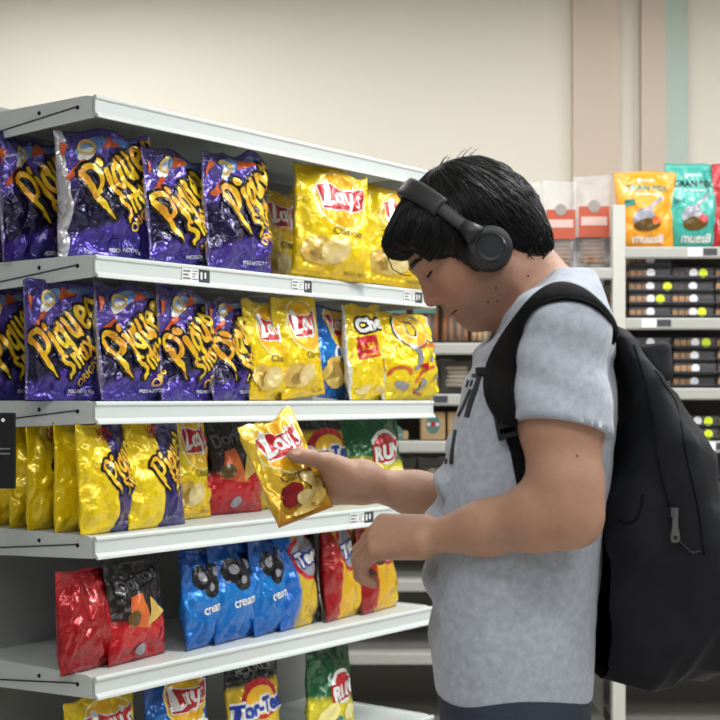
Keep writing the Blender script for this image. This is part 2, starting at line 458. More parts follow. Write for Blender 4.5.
def lays_word():
    """brush-script word in a box about 1.0 wide, 0.42 high, baseline y=0"""
    f = Flat()
    f.stroke([(.14, .56), (.125, .30), (.09, .04)], [.13, .12, .125])                      # L stem
    f.stroke([(.05, .02), (.17, .02), (.27, .07)], [.12, .11, .06])                        # L foot
    f.stroke(arc(.385, .17, .068, 20, 360, 14, .12), .062)                                 # a bowl
    f.stroke([(.465, .31), (.455, .14), (.485, .03)], [.07, .07, .05])
    f.stroke([(.555, .32), (.555, .16), (.60, .06), (.655, .10)], [.072, .072, .065, .05])   # y
    f.stroke([(.70, .32), (.69, .10), (.66, -.10), (.60, -.17), (.545, -.12)], [.075, .075, .07, .065, .05])
    f.stroke([(.785, .50), (.765, .40)], [.08, .035])                                      # apostrophe
    f.stroke([(.945, .27), (.905, .32), (.86, .27), (.89, .18), (.93, .09), (.89, .02), (.82, .05)], [.05, .058, .062, .064, .062, .058, .05])  # s
    return f
def lays_logo(cx, cy, R):
    o = []
    o.append(('logo_ring', Flat().ell(cx, cy, R*1.16, R*1.16, seg=36), INK_PALE))
    o.append(('logo_sun', Flat().ell(cx, cy, R*1.07, R*1.07, seg=36), INK_SUN))
    # waving banner
    top = [(-1.06, .50), (-.6, .62), (-.2, .46), (.25, .42), (.65, .56), (1.05, .68)]
    bot = [(1.1, -.10), (.75, -.30), (.3, -.46), (-.2, -.46), (-.55, -.48), (-.90, -.46)]
    pts = [(cx+a*R*.93, cy+b*R*.93) for a, b in top+bot]
    ban = Flat()
    for i in range(5):
        ban.poly([pts[i], pts[i+1], pts[10-i], pts[11-i]])
    o.append(('logo_banner_edge', ban.grown(.018), INK_W))
    o.append(('logo_banner', ban, INK_R))
    wd = lays_word().xf(lambda x, y: (cx-R*.90+x*R*1.82, cy-R*.24+y*R*1.62+(x-.5)*R*.10))
    o.append(('brand_lettering', wd, INK_W))
    return o
def glyph(ch):
    """heavy brush letters, x-height 1; returns (shape, advance)"""
    f = Flat(); w = .215
    if ch == 'P':
        f.stroke([(.20, 1.55), (.20, .8), (.26, .1), (.34, -.55)], [.26, .28, .28, .04])
        f.stroke([(.02, 1.52), (.45, 1.60)], [.12, .2])
        f.stroke(arc(.44, 1.10, .44, 95, -110, 12, .50), [.20, .22, .24, .25, .26, .27, .27, .27, .26, .24, .22, .2, .16])
        return f, 1.08
    if ch == 'i':
        f.stroke([(.14, .95), (.15, .05)], [.30, .26]); f.ell(.14, 1.36, .17, .17); return f, .38
    if ch == 'q':
        f.stroke(arc(.28, .50, .22, 40, 330, 14, .40), w); f.stroke([(.54, .98), (.54, -.42)], [.27, .24]); return f, .78
    if ch == 'u':
        f.stroke([(.14, .98), (.14, .35), (.22, .12), (.36, .08), (.50, .3)], w); f.stroke([(.54, .98), (.55, .02)], w); return f, .78
    if ch == 'e':
        f.stroke(arc(.34, .50, .24, 20, 320, 14, .42), w); f.stroke([(.2, .48), (.54, .60)], .2); return f, .72
    if ch == 'o':
        f.stroke(arc(.34, .52, .24, 0, 360, 16, .42), w); return f, .74
    if ch == 'S':
        f.stroke([(.62, 1.10), (.42, 1.32), (.20, 1.18), (.22, .86), (.48, .64), (.58, .34), (.40, .06), (.10, .02), (-.02, -.2)], [.2, .26, .28, .28, .3, .28, .26, .2, .08]); return f, .80
    if ch == 'n':
        f.stroke([(.14, .98), (.14, .02)], w); f.stroke([(.18, .72), (.34, .92), (.50, .80), (.52, .02)], w); return f, .76
    if ch == 'a':
        f.stroke(arc(.30, .46, .2, 20, 340, 14, .38), w); f.stroke([(.54, .94), (.55, .02)], w); return f, .76
    if ch == 'x':
        f.stroke([(.06, .98), (.54, .02)], w); f.stroke([(.56, .98), (.04, .0)], w); return f, .64
def word(s_, size, squeeze=1.0):
    r = Flat(); x = 0
    for ch in s_:
        g_, ad = glyph(ch); r.merge(g_.xf(lambda a, b: ((a+x)*size*squeeze, b*size))); x += ad
    return r
def piqueo(yellow=False, sx_=0.0, sy_=0.0):
    """design for a film 1 wide and 1.22 high"""
    o = []
    rot = math.radians(37); k = .82 if yellow else 1.0; ox, oy = (.47, .48) if yellow else (.235, .30)
    ox += sx_; oy += sy_
    w1 = word('Piqueo', .25*k, .84).xf(lambda a, b: (a, b*(1+.15*a)+.04*math.sin(a*2.8)))
    w1 = place2(w1, ox, oy, rot)
    w2 = word('Snax', .165*k, .90).xf(lambda a, b: (a, b*(1+.2*a)))
    w2 = place2(w2, ox+.29*k, oy-.05*k, rot+.03)
    if not yellow:
        sp_ = Flat().ell(.34, 1.06, .16, .07, .5)
        o.append(('splash_print', sp_, INK_LB)); o.append(('splash_print', Flat().ell(.70, 1.14, .18, .035, .1), INK_LB))
        o.append(('splash_print', Flat().ell(.28, .98, .10, .05, .7), INK_W))
        o.append(('snack_print', Flat().poly([(.44, 1.04), (.66, 1.10), (.50, 1.17)]), INK_O)); o.append(('snack_print', Flat().poly([(.05, .92), (.12, 1.06), (.04, 1.08)]), INK_O))
        o.append(('snack_print', Flat().stroke([(.08, .74), (.24, .90)], .05), INK_O))
        o.append(('snack_print', Flat().stroke(arc(.30, 1.05, .07, 0, 330, 10), .03), INK_CHIP))
    else:
        tg = place2(text('10%', .15, .03), .30, 1.12); tg.merge(place2(text('GRATIS', .06, .01), .30, 1.06))
        o.append(('promo_lettering', tg, INK_R))
    ow = w1.grown(.030); ow.merge(w2.grown(.026))
    o.append(('lettering_outline', ow, INK_K))
    o.append(('brand_lettering', w1.merge(w2), INK_Y))
    o.append(('flavour_lettering', place2(text('ORIGINAL', .12*k, .025, .9), .66+sx_*.7 if not yellow else .80, .13+sy_ if not yellow else .34, rot+.16), INK_Y))
    o.append(('weight_lettering', place2(text('PESO NETO 93 g', .05, .012, .9), .52, .085, 0), INK_W if not yellow else INK_GR))
    return o
def lays_design(second='Clásicas'):
    """film 1 wide, 1.45 high"""
    o = lays_logo(.57, 1.02, .34)
    o.append(('flavour_lettering', place2(text(second, .13, .006), .60, .60, 0, True), INK_BR))
    c = Flat().ell(.22, .34, .19, .16, .4).ell(.30, .28, .16, .13, -.3)
    o.append(('chip_print', c, INK_CHIP)); o.append(('chip_print', Flat().ell(.44, .33, .17, .15, .2), INK_CHIP2))
    o.append(('weight_lettering', place2(text('PESO NETO', .06, .006), .76, .08, 0, True), INK_BR))
    return o
def lays_held():
    o = lays_logo(.52, 1.02, .36)
    o.append(('flavour_lettering', place2(text('Clásicas', .17, .004), .48, .58, 0, True), INK_BR))
    p = Flat().poly([(.14, .34), (.20, .46), (.36, .50), (.52, .44), (.50, .30), (.40, .20), (.24, .18), (.16, .24)])
    o.append(('potato_print', p, INK_POT))
    c = Flat().ell(.70, .46, .20, .09, -.5).ell(.82, .34, .16, .10, .5).ell(.58, .24, .20, .10, -.2)
    o.append(('chip_print', c, INK_CHIP2))
    c = Flat().ell(.80, .20, .18, .08, .4).ell(.50, .10, .22, .07, .1)
    o.append(('chip_print', c, INK_CHIP))
    return o
def blue_design():
    o = [(a, b.xf(lambda x, y: (x, y)), c) for a, b, c in lays_logo(.62, 1.16, .34)]
    o.append(('flavour_lettering', place2(text('Chips', .30, .02, .9, .2), .60, .74, .3, True), INK_W))
    o.append(('chip_print', Flat().ell(.36, .40, .32, .25), INK_CHIP))
    f = Flat()
    for k in range(7): f.stroke([(.12+.05*k, .28+.01*k), (.3+.05*k, .56)], .018)
    o.append(('chip_ridge_print', f, INK_BR))
    return o
def doritos_design():
    o = [('lettering_outline', place2(text('Doritos', .26, .03, .9), .5, 1.1, .25, True).grown(.03), INK_K)]
    o.append(('brand_lettering', place2(text('Doritos', .26, .02, .9), .5, 1.1, .25, True), ink('print_dim_grey', srgb(96, 94, 98))))
    o.append(('chip_print', Flat().poly([(.18, .5), (.62, .42), (.50, .92), (.30, .88)]), INK_O))
    o.append(('chip_print', Flat().poly([(.55, .45), (.86, .62), (.66, .85)]), INK_CHIP))
    o.append(('splash_print', Flat().ell(.30, .60, .12, .10, .4), INK_BR))
    o.append(('seal_print', Flat().ell(.45, .16, .06, .08), INK_GR))
    return o
def tube_design():
    f = [('lettering_outline', place2(text('Cheese', .34, .05, .8), .60, 1.42, .2, True).grown(.04), INK_K), ('brand_lettering', place2(text('Cheese', .34, .05, .8), .60, 1.42, .2, True), INK_W)]
    f.append(('promo_panel', Flat().poly([(.14, .72), (.60, .80), (.62, 1.20), (.16, 1.14)]), INK_R))
    f.append(('promo_lettering', place2(text('3.50', .17, .02), .37, .98, .15, True).merge(place2(text('Nuevo', .09, .01), .36, .83, .15, True)), INK_Y))
    f.append(('puff_print', Flat().ell(.78, .66, .08, .13, .2).ell(.3, .2, .16, .08, .3).ell(.7, .2, .14, .07), INK_CHIP2))
    return f
def puff_design():
    f = []
    big = Flat().stroke(arc(.45, 1.08, .18, 60, 330, 14, .22), .13).stroke([(.62, 1.2), (.66, .98), (.76, .94)], .10)
    f.append(('lettering_outline', big.grown(.035), INK_K)); f.append(('lettering_highlight', big.grown(.012), INK_W)); f.append(('brand_lettering', big, INK_SUN))
    f.append(('flavour_lettering', place2(text('Horneados', .14, .02, .9, .2), .72, .84, .15, True), INK_O))
    f.append(('puff_print', Flat().stroke(arc(.20, .36, .12, 10, 170, 8), .045).stroke([(.42, .26), (.52, .42), (.75, .50)], .045).stroke([(.45, .14), (.62, .08)], .04), INK_O))
    f.append(('splash_print', Flat().stroke(arc(.36, .62, .12, -80, 80, 8, .16), .07), INK_GR))
    for q in ((.75, .62, .07, .05, .8), (.82, .34, .10, .035, .2), (.24, .2, .12, .05, -.5), (.55, .2, .06, .10, 0)): f.append(('splash_print', Flat().ell(*q), INK_GR))
    f.append(('snack_print', Flat().poly([(.42, .50), (.62, .56), (.60, .44)]), INK_R))
    return f
def tort_design():
    f = [('logo_sun', Flat().ell(.5, .86, .36, .28), INK_R), ('logo_sun', Flat().ell(.5, .84, .28, .2), INK_SUN)]
    t = place2(text('Tor-Tees', .27, .05, .95, .15), .5, .76, .06, True)
    f += [('lettering_outline', t.grown(.035), INK_W), ('brand_lettering', t, INK_BL)]
    f.append(('flavour_lettering', place2(text('PICA SALZA', .13, .02), .5, 1.29, 0, True), INK_GR))
    return f
def green_design():
    f = [('logo_sun', Flat().ell(.6, .68, .26, .24), INK_W), ('logo_sun', Flat().ell(.6, .68, .21, .19), INK_R)]
    t = place2(text('RUN', .26, .05, .95, .15), .6, .62, .1, True)
    f += [('lettering_outline', t.grown(.03), INK_R), ('brand_lettering', t, INK_W)]
    f.append(('chip_print', Flat().ell(.3, .34, .2, .14, .5).ell(.75, .28, .2, .12, -.2), INK_PALE))
    f.append(('leaf_print', Flat().ell(.45, .2, .1, .07, .4), INK_TEAL))
    return f
def round_design(word='Tees'):
    f = [('logo_sun', Flat().ell(.56, 1.0, .32, .34), INK_R), ('logo_ring', Flat().ell(.56, 1.0, .27, .29), INK_GR)]
    t = place2(text(word, .26, .045, .95, .15), .56, .98, .25, True)
    f += [('lettering_outline', t.grown(.03), INK_BL), ('brand_lettering', t, INK_W)]
    return f
def cookie_design():
    f = []
    c = Flat().ell(.34, .86, .17, .15, .3).ell(.66, .90, .17, .15, -.2).ell(.5, .72, .16, .12)
    f.append(('cookie_print', c, INK_K)); f.append(('cookie_print', Flat().ell(.34, .87, .07, .06).ell(.66, .91, .07, .06).ell(.5, .73, .06, .05), INK_GR))
    f.append(('flavour_lettering', place2(text('cream', .17, .02), .5, .46, .1, True), INK_W))
    return f

DESIGNS = {'piqueo': (piqueo(), 1.22), 'piqueo_right': (piqueo(False, .16, .14), 1.22), 'piqueo_yellow': (piqueo(True), 1.28), 'lays': (lays_design(), 1.45), 'held': (lays_held(), 1.42), 'blue': (blue_design(), 1.5),
           'doritos': (doritos_design(), 1.4), 'tube': (tube_design(), 1.75), 'puff': (puff_design(), 1.35), 'tort': (tort_design(), 1.4), 'green': (green_design(), 1.3),
           'round': (round_design(), 1.4), 'cookie': (cookie_design(), 1.2), 'none': ([], 1.4)}
DESIGNS = {k: ([(a, cut(b, (.025, v[1]/50.0)), c) for a, b, c in v[0]], v[1]) for k, v in DESIGNS.items()}

# ------------------------------------------------------------------ the bag itself
NS, NV = 41, 51
def bag_grid(W, H, T, seed, crump, plump=1.0, narrow=.04, flare=.02):
    s = np.linspace(-1, 1, NS)[None, :]; v = np.linspace(0, 1, NV)[:, None]
    vv = np.clip((v-.035)/.925, 0, 1)
    prof = np.sin(np.pi*vv**(.85))**.5*(1.12-.28*v)
    g = (1-np.abs(s)**2.2)**.62
    hw = W/2*(1-narrow*np.sin(np.pi*vv)**.8+flare*(v-.5))
    hw = hw*(1+.012*fbm(v*6, v*0+3, seed))
    X = s*hw
    Yf = -T/2*prof*g*plump
    Yb = T/2*prof*g*.85
    edge = .30+.70*np.maximum(np.abs(s)**3, np.exp(-vv/.12)+np.exp(-(1-vv)/.13))
    wr = ridged(s*1.5+v*1.3, v*2.6-s*.7, seed, 2)*.013+ridged(s*3.1-v*2, v*4.2+s, seed+3, 2)*.009+fbm(s*1.2, v*1.6, seed+9, 2)*.009
    cre = .004*np.sin(s*13+seed+2.2*vnoise(s*2, v*2, seed))*(np.exp(-vv/.10)+np.exp(-(1-vv)/.11))
    d = crump*(wr*edge+cre)*np.clip(np.minimum(vv, 1-vv)*18, 0, 1)*np.clip((1-np.abs(s))*9, 0, 1)
    Yf = Yf+d
    d2 = crump*(ridged(s*1.9, v*2.2, seed+21)*.008)*np.clip(np.minimum(vv, 1-vv)*18, 0, 1)*np.clip((1-np.abs(s))*9, 0, 1)
    Yb = Yb+d2
    bend = .012*crump*(v-.1)**2*fbm(s*.8, v*0+1, seed+4, 1)+.004*crump*np.sin(s*4+seed)*np.exp(-(1-v)/.06)
    Yf = np.minimum(Yf, -.0006*np.ones_like(Yf))+bend; Yb = np.maximum(Yb, .0006*np.ones_like(Yb))+bend
    Z = v*H+0*s+.010*crump*fbm(s*1.5, v*0+seed, seed+2, 2)*np.exp(-(1-v)/.08)
    return X, Yf, Yb, Z
def make_bag(name, W, H, T, front, back, design, seed=1, crump=1.0, plump=1.0, narrow=.04, flare=.02):
    X, Yf, Yb, Z = bag_grid(W, H, T, seed, crump, plump, narrow, flare)
    n = NS*NV
    vs = list(zip(X.ravel(), Yf.ravel(), Z.ravel()))
    idx = np.arange(n).reshape(NV, NS)
    bidx = idx.copy(); nb = n; extra = []
    for i in range(1, NV-1):
        for j in range(1, NS-1):
            bidx[i, j] = nb; nb += 1; extra.append((X[i, j], Yb[i, j], Z[i, j]))
    vs += extra
    fs = []; mi = []
    for i in range(NV-1):
        for j in range(NS-1):
            fs.append((idx[i, j], idx[i, j+1], idx[i+1, j+1], idx[i+1, j])); mi.append(0)
    for i in range(NV-1):
        for j in range(NS-1):
            fs.append((bidx[i, j], bidx[i+1, j], bidx[i+1, j+1], bidx[i, j+1])); mi.append(1)
    root = empty(name)
    o = mesh_obj('foil_bag', vs, fs, [front, back], root, True)
    o.data.polygons.foreach_set('material_index', mi)
    uvl = o.data.uv_layers.new(name='UVMap')
    uvs = np.zeros((len(vs), 2))
    uu, ww = np.meshgrid(np.linspace(0, 1, NS), np.linspace(0, 1, NV))
    uvs[:n, 0] = uu.ravel(); uvs[:n, 1] = ww.ravel()
    for i in range(1, NV-1):
        for j in range(1, NS-1):
            uvs[bidx[i, j]] = (j/(NS-1), i/(NV-1))
    li = np.zeros(len(o.data.loops), int); o.data.loops.foreach_get('vertex_index', li)
    uvl.data.foreach_set('uv', uvs[li].ravel())
    dl, hgt = DESIGNS[design]
    for k, (pn, fl, im) in enumerate(dl):
        a = np.array(fl.v); uu = np.clip(a[:, 0], .02, .98); ww = np.clip(a[:, 1]/hgt, .04, .965)
        okv = (a[:, 0] > .015) & (a[:, 0] < .985) & (a[:, 1]/hgt > .035) & (a[:, 1]/hgt < .97); keep = [f for f in fl.f if all(okv[i] for i in f)]
        fj = uu*(NS-1); fi = ww*(NV-1)
        j0 = np.clip(np.floor(fj).astype(int), 0, NS-2); i0 = np.clip(np.floor(fi).astype(int), 0, NV-2); fj = fj-j0; fi = fi-i0
        def itp(A): return (A[i0, j0]*(1-fj)+A[i0, j0+1]*fj)*(1-fi)+(A[i0+1, j0]*(1-fj)+A[i0+1, j0+1]*fj)*fi
        x = itp(X); y = itp(Yf); z = itp(Z)
        off = .0009+.00045*k
        mesh_obj(pn, np.stack([x, y-off, z], 1), keep, im, o, True)
    return root

BAGS = []
def shelf_bag(name, design, front, pxl, W, H, level, wl, yaw, label, T=.07, lean=5, seed=None, crump=1.0, back=F_BACK, roll=0, dz=0.0, group=None, plump=1.0, narrow=.04, flare=.02):
    """stands on a shelf of the unit: left edge seen at column pxl, wl behind the front rail"""
    t = solve_t(pxl, wl); a = math.radians(yaw)
    if W > 1:       # W given as the column of the right edge
        L0 = G(t, wl); k = (W-360.0)/F; dx, dy = math.cos(GA+a), math.sin(GA+a)
        W = (k*L0[1]-L0[0])/(dx-k*dy)
    c = (t+W/2*math.cos(a), wl+W/2*math.sin(a))
    g = G(c[0], c[1], SZ[level]+.001+dz)
    r = make_bag(name, W, H, T, front, back, design, seed if seed is not None else len(BAGS)+1, crump, plump, narrow, flare)
    r.location = tuple(g)
    r.rotation_euler = Matrix.Rotation(GA+a, 3, 'Z').to_4x4().to_euler()
    mtx = Matrix.Rotation(GA+a, 4, 'Z') @ Matrix.Rotation(math.radians(-lean), 4, 'X') @ Matrix.Rotation(math.radians(roll), 4, 'Y')
    r.rotation_euler = mtx.to_euler()
    tag(r, label, 'chip bag', group)
    BAGS.append(r)
    return r
# ------------------------------------------------------------------ stock on the snack shelves
PQ = 'purple corn snack bags'; LY = 'yellow potato chip bags'
SB = shelf_bag
# upper shelf
SB('snack_bag', 'piqueo_right', F_PIQS, 57, 154, .28, 1, .115, -16, 'purple snack bag with silver left edge, frontmost at left of upper shelf', seed=11, crump=1.9, group=PQ)
SB('snack_bag', 'piqueo_right', F_PIQ, 2, 78, .28, 1, .26, -4, 'purple snack bag second in line behind the silver-edged one, upper shelf', seed=12, crump=1.7, group=PQ)
SB('snack_bag', 'piqueo_right', F_PIQ, -44, 24, .25, 1, .36, 0, 'purple snack bag at far left edge deep on the upper shelf', seed=13, group=PQ)
SB('snack_bag', 'piqueo', F_PIQ, 149, 216, .262, 1, 0.03, 8, 'purple snack bag in the middle of the three on upper shelf above price tag', seed=14, crump=1.7, group=PQ)
SB('snack_bag', 'piqueo_right', F_PIQ, 207, 272, .282, 1, .02, 6, 'purple snack bag beside the shaded yellow bag on upper shelf', seed=15, crump=1.7, group=PQ)
SB('chip_bag', 'lays', F_LAY, 254, 306, .265, 1, .235, 4, 'shaded yellow chip bag set back between purple bags and big yellow bag', seed=16, group=LY)
SB('chip_bag', 'lays', F_LAY, 293, 370, .285, 1, .035, -16, 'large bright yellow chip bag leaning right on the upper shelf', seed=17, T=.09, roll=3, dz=.002, group=LY, flare=-.12, crump=1.15)
SB('chip_bag', 'lays', F_LAY, 364, 428, .27, 1, .03, -8, 'bright yellow chip bag at right end of upper shelf behind the hair', seed=18, T=.085, roll=2, dz=.002, group=LY, flare=-.10, crump=1.15)
SB('chip_bag', 'lays', F_LAY, 296, 350, .285, 1, .27, 2, 'yellow chip bag hidden behind the large leaning one, upper shelf', seed=19, group=LY)
# middle shelf
SB('snack_bag', 'piqueo', F_PIQ, 24, 106, .252, 2, .15, -22, 'purple snack bag with whole name showing, left front of middle shelf', seed=21, crump=1.5, group=PQ)
SB('snack_bag', 'piqueo', F_PIQ, -22, 45, .25, 2, .32, -4, 'shaded purple snack bag at left edge, deeper on the middle shelf', seed=22, group=PQ)
SB('snack_bag', 'piqueo', F_PIQ, 101, 168, .252, 2, .045, 7, 'purple snack bag second from left in the middle shelf front row', seed=23, crump=1.7, group=PQ)
SB('snack_bag', 'piqueo', F_PIQ, 161, 224, .252, 2, .035, 8, 'purple snack bag third from left in the middle shelf front row', seed=24, crump=1.7, group=PQ)
SB('snack_bag', 'piqueo', F_PIQ, 213, 260, .25, 2, .035, 12, 'purple snack bag touching the yellow chip bags on middle shelf', seed=25, crump=1.6, group=PQ)
SB('chip_bag', 'lays', F_LAY, 249, 288, .245, 2, .05, 8, 'yellow chip bag right after the purple row on middle shelf', seed=26, T=.06, group=LY)
SB('chip_bag', 'lays', F_LAY, 281, 326, .255, 2, .05, 2, 'yellow chip bag left of the blue bag on middle shelf', seed=27, T=.075, roll=-5, dz=.008, group=LY)
SB('chip_bag', 'blue', F_BLUE, 317, 350, .25, 2, 0.08, 10, 'bright blue wavy chip bag on the middle shelf', seed=28, roll=3, dz=.004, T=.06)
SB('snack_bag', 'none', F_REDALL, 337, .10, .22, 2, .12, 20, 'dark red bag showing as a sliver right of the blue bag', seed=29, T=.06, back=F_REDALL)
SB('snack_bag', 'tube', F_CHE, 349, 385, .255, 2, .045, 4, 'narrow yellow snack bag with red promo square on middle shelf', seed=30, T=.08, crump=1.2, back=F_CHE)
SB('puff_bag', 'puff', F_CHE, 381, 434, .245, 2, .04, -4, 'round swollen yellow puff bag at right end of middle shelf', seed=31, T=.13, crump=1.2, back=F_CHE, narrow=-.06)
# lower shelf
SB('snack_bag', 'piqueo_yellow', F_PIY, 80, 137, .238, 3, .03, 6, 'yellow and purple snack bag, frontmost left on the lower shelf', seed=41, T=.075, back=F_PIY, group='two-tone snack bags')
SB('snack_bag', 'piqueo_yellow', F_PIY, 128, 185, .238, 3, .04, 6, 'yellow and purple snack bag next to plain yellow one, lower shelf', seed=42, T=.075, back=F_PIY, group='two-tone snack bags')
for k, (px, wl, ttl) in enumerate([(54, .118, 'second'), (27, .21, 'third'), (9, .288, 'fourth'), (-8, .362, 'fifth')]):
    SB('snack_bag', 'piqueo_yellow', F_PIY, px, .20, .234-.003*k, 3, wl, 6-2*k, '%s in the file of two-tone snack bags at left of lower shelf' % ttl, seed=43+k, T=.07, back=F_PIY, lean=2, group='two-tone snack bags')
SB('chip_bag', 'lays', F_LAY, 172, 211, .26, 3, 0.13, 6, 'yellow chip bag beside two-tone bags on the lower shelf', seed=48, group=LY)
SB('tortilla_bag', 'doritos', F_RED, 201, 262, .245, 3, .17, -4, 'black and red tortilla chip bag deep on the lower shelf', seed=49, T=.08, back=F_REDALL)
SB('chip_bag', 'lays', F_LAY, 246, 296, .25, 3, .19, 0, 'yellow chip bag on lower shelf behind the bag held in hand', seed=50, T=.09, group=LY)
SB('corn_bag', 'tort', F_TORT, 298, 353, .255, 3, .14, -4, 'yellow corn chip bag with black top band above the thumb', seed=51, T=.08)
SB('snack_bag', 'green', F_GREEN, 348, 405, .265, 3, .12, -6, 'green snack bag with red badge at right end of lower shelf', seed=52, T=.09, roll=-4, dz=.01, back=F_GREEN)
# shelf below
row = [('none', F_REDALL, 60, .19, .215, 'dark red snack bag at left of the shelf below'), ('doritos', F_RED, 108, .20, .225, 'dark red tortilla bag under the two-tone bags, shelf below'),
       ('cookie', F_BLUE, 186, .16, .225, 'blue cookie bag nearest the dark red bags, shelf below'), ('cookie', F_BLUE, 214, .19, .235, 'blue cookie bag in the middle of the shelf below'),
       ('cookie', F_BLUE, 254, .16, .24, 'blue cookie bag beside the yellow bag on the shelf below'), ('round', F_BYL, 280, .20, .25, 'blue and yellow snack bag under the held bag, shelf below'),
       ('round', F_SUN, 326, .18, .26, 'red and yellow snack bag left of its twin, shelf below'), ('round', F_SUN, 362, .20, .26, 'red and yellow snack bag beside the left hand, shelf below')]
for k, (de, fo, px, W, H, lb) in enumerate(row):
    SB('snack_bag', de, fo, px, W, H, 4, .05, 8, lb, seed=60+k, T=.07, back=fo)
for k, (de, fo, px, W, lb) in enumerate([('lays', F_LAY, 70, .22, 'left'), ('blue', F_BLUE, 150, .22, 'centre left'), ('tort', F_TORT, 230, .22, 'centre right'), ('green', F_GREEN, 310, .22, 'right')]):
    SB('snack_bag', de, fo, px, W, .24, 5, .06, 6, 'chip bag at %s of the second lowest shelf' % lb, seed=80+k, back=fo)

# price tags clipped into the rails
M_CARD = mat('tag_card', srgb(236, 238, 236), .5)
M_TXT = mat('tag_grey_print', srgb(120, 120, 125), .6)
def price_tag(px, level, label, wide=.062, dark=True):
    t0 = solve_t(px, -.006)
    r = empty('price_tag', G(t0, -.0048, SZ[level]-.038), GA)
    mb = MB(); mb.box(0, wide, -.0016, -.0004, 0, .032); mb.build('card', M_CARD, r)
    mb = MB()
    for k in range(3): mb.box(.003, wide*.30-.006*(k % 2), -.0022, -.0016, .022-.008*k, .026-.008*k)
    for k in range(4): mb.box(wide*.36, wide*.56-.004*(k % 3), -.0022, -.0016, .024-.006*k, .0262-.006*k)
    mb.build('fine_print', M_TXT, r)
    if dark:
        mb = MB(); mb.box(wide*.60, wide, -.0022, -.0016, .001, .031); mb.build('dark_block', mat('tag_dark', srgb(60, 62, 68), .5), r)
        mb = MB(); [mb.box(wide*(.66+.14*q), wide*(.72+.14*q), -.0027, -.0022, .008+.003*(q % 2), .024) for q in range(2)]; mb.build('code_marks', M_CARD, r)
    tag(r, label, 'price tag', 'price tags on the snack shelves')
price_tag(182, 1, 'price tag on upper rail below the middle purple bag', .088)
price_tag(292, 1, 'price tag on upper rail below the large yellow bag', .075)
price_tag(404, 1, 'price tag at right end of the upper rail beside the nose', .085)
price_tag(350, 3, 'price tag on lower rail just above the right wrist', .10)

# black cardboard strip standing at the left end of the unit
b0 = P(-14, 398, 2.86)
r = empty('display_strip', (b0[0], b0[1], 0), GA-.9)
mb = MB(); mb.box(-.03, .060, -.006, .006, 1.145, 1.30, bev=.002); mb.build('upper_panel', mat('strip_black', srgb(18, 18, 20), .35), r)
mb = MB(); mb.box(-.03, .026, -.006, .006, 0.0, 1.145, bev=.002); mb.build('post', MATS['strip_black'], r)
mb = MB()
for (x0, x1, z) in ((.012, .050, 1.225), (.028, .050, 1.215), (.006, .02, 1.06), (.004, .018, 1.05)): mb.box(x0, x1, -.0066, -.006, z, z+.003)
mb.build('white_print', M_TXT, r)
mb = MB(); mb.disc((.036, -.006, 1.285), (0, -1, 0), .004, 10); mb.build('rivet', M_CARD, r)
tag(r, 'black display strip standing at the left end of the lower shelf', 'display strip')
# ------------------------------------------------------------------ racks along the back wall
DB = 5.0; SB5 = DB/F
def bx(px): return (px-360.0)*SB5
def bz(py): return CZ-(py-HOR)*SB5
def rack(name, label, x0, x1, zs, top, post_left=True):
    r = empty(name, (x0, DB, 0)); L = x1-x0
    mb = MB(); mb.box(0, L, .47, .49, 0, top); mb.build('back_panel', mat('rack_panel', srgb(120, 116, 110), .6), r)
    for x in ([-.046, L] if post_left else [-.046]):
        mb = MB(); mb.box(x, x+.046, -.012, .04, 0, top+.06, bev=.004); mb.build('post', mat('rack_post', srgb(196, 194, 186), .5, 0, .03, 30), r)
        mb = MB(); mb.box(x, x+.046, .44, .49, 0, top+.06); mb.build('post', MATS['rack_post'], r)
    for z in zs:
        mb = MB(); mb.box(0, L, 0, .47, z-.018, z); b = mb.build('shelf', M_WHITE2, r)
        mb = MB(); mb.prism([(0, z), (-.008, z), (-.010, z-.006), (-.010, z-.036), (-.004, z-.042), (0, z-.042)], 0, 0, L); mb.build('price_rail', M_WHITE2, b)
    tag(r, label, 'shelving'); return r
ZR = [bz(247), bz(318), bz(388), bz(441), .94, .68, .42, .15]
ZL = [bz(268), bz(343), bz(394), bz(441), .94, .68, .42, .15]
rack('tray_rack', 'grey metal rack by the back wall holding cookie trays and pouches', bx(625), bx(625)+1.25, ZR, bz(222))
rack('bread_rack', 'grey metal rack by the back wall holding bread and biscuit packs', bx(612)-1.35, bx(612), ZL, bz(222), False)

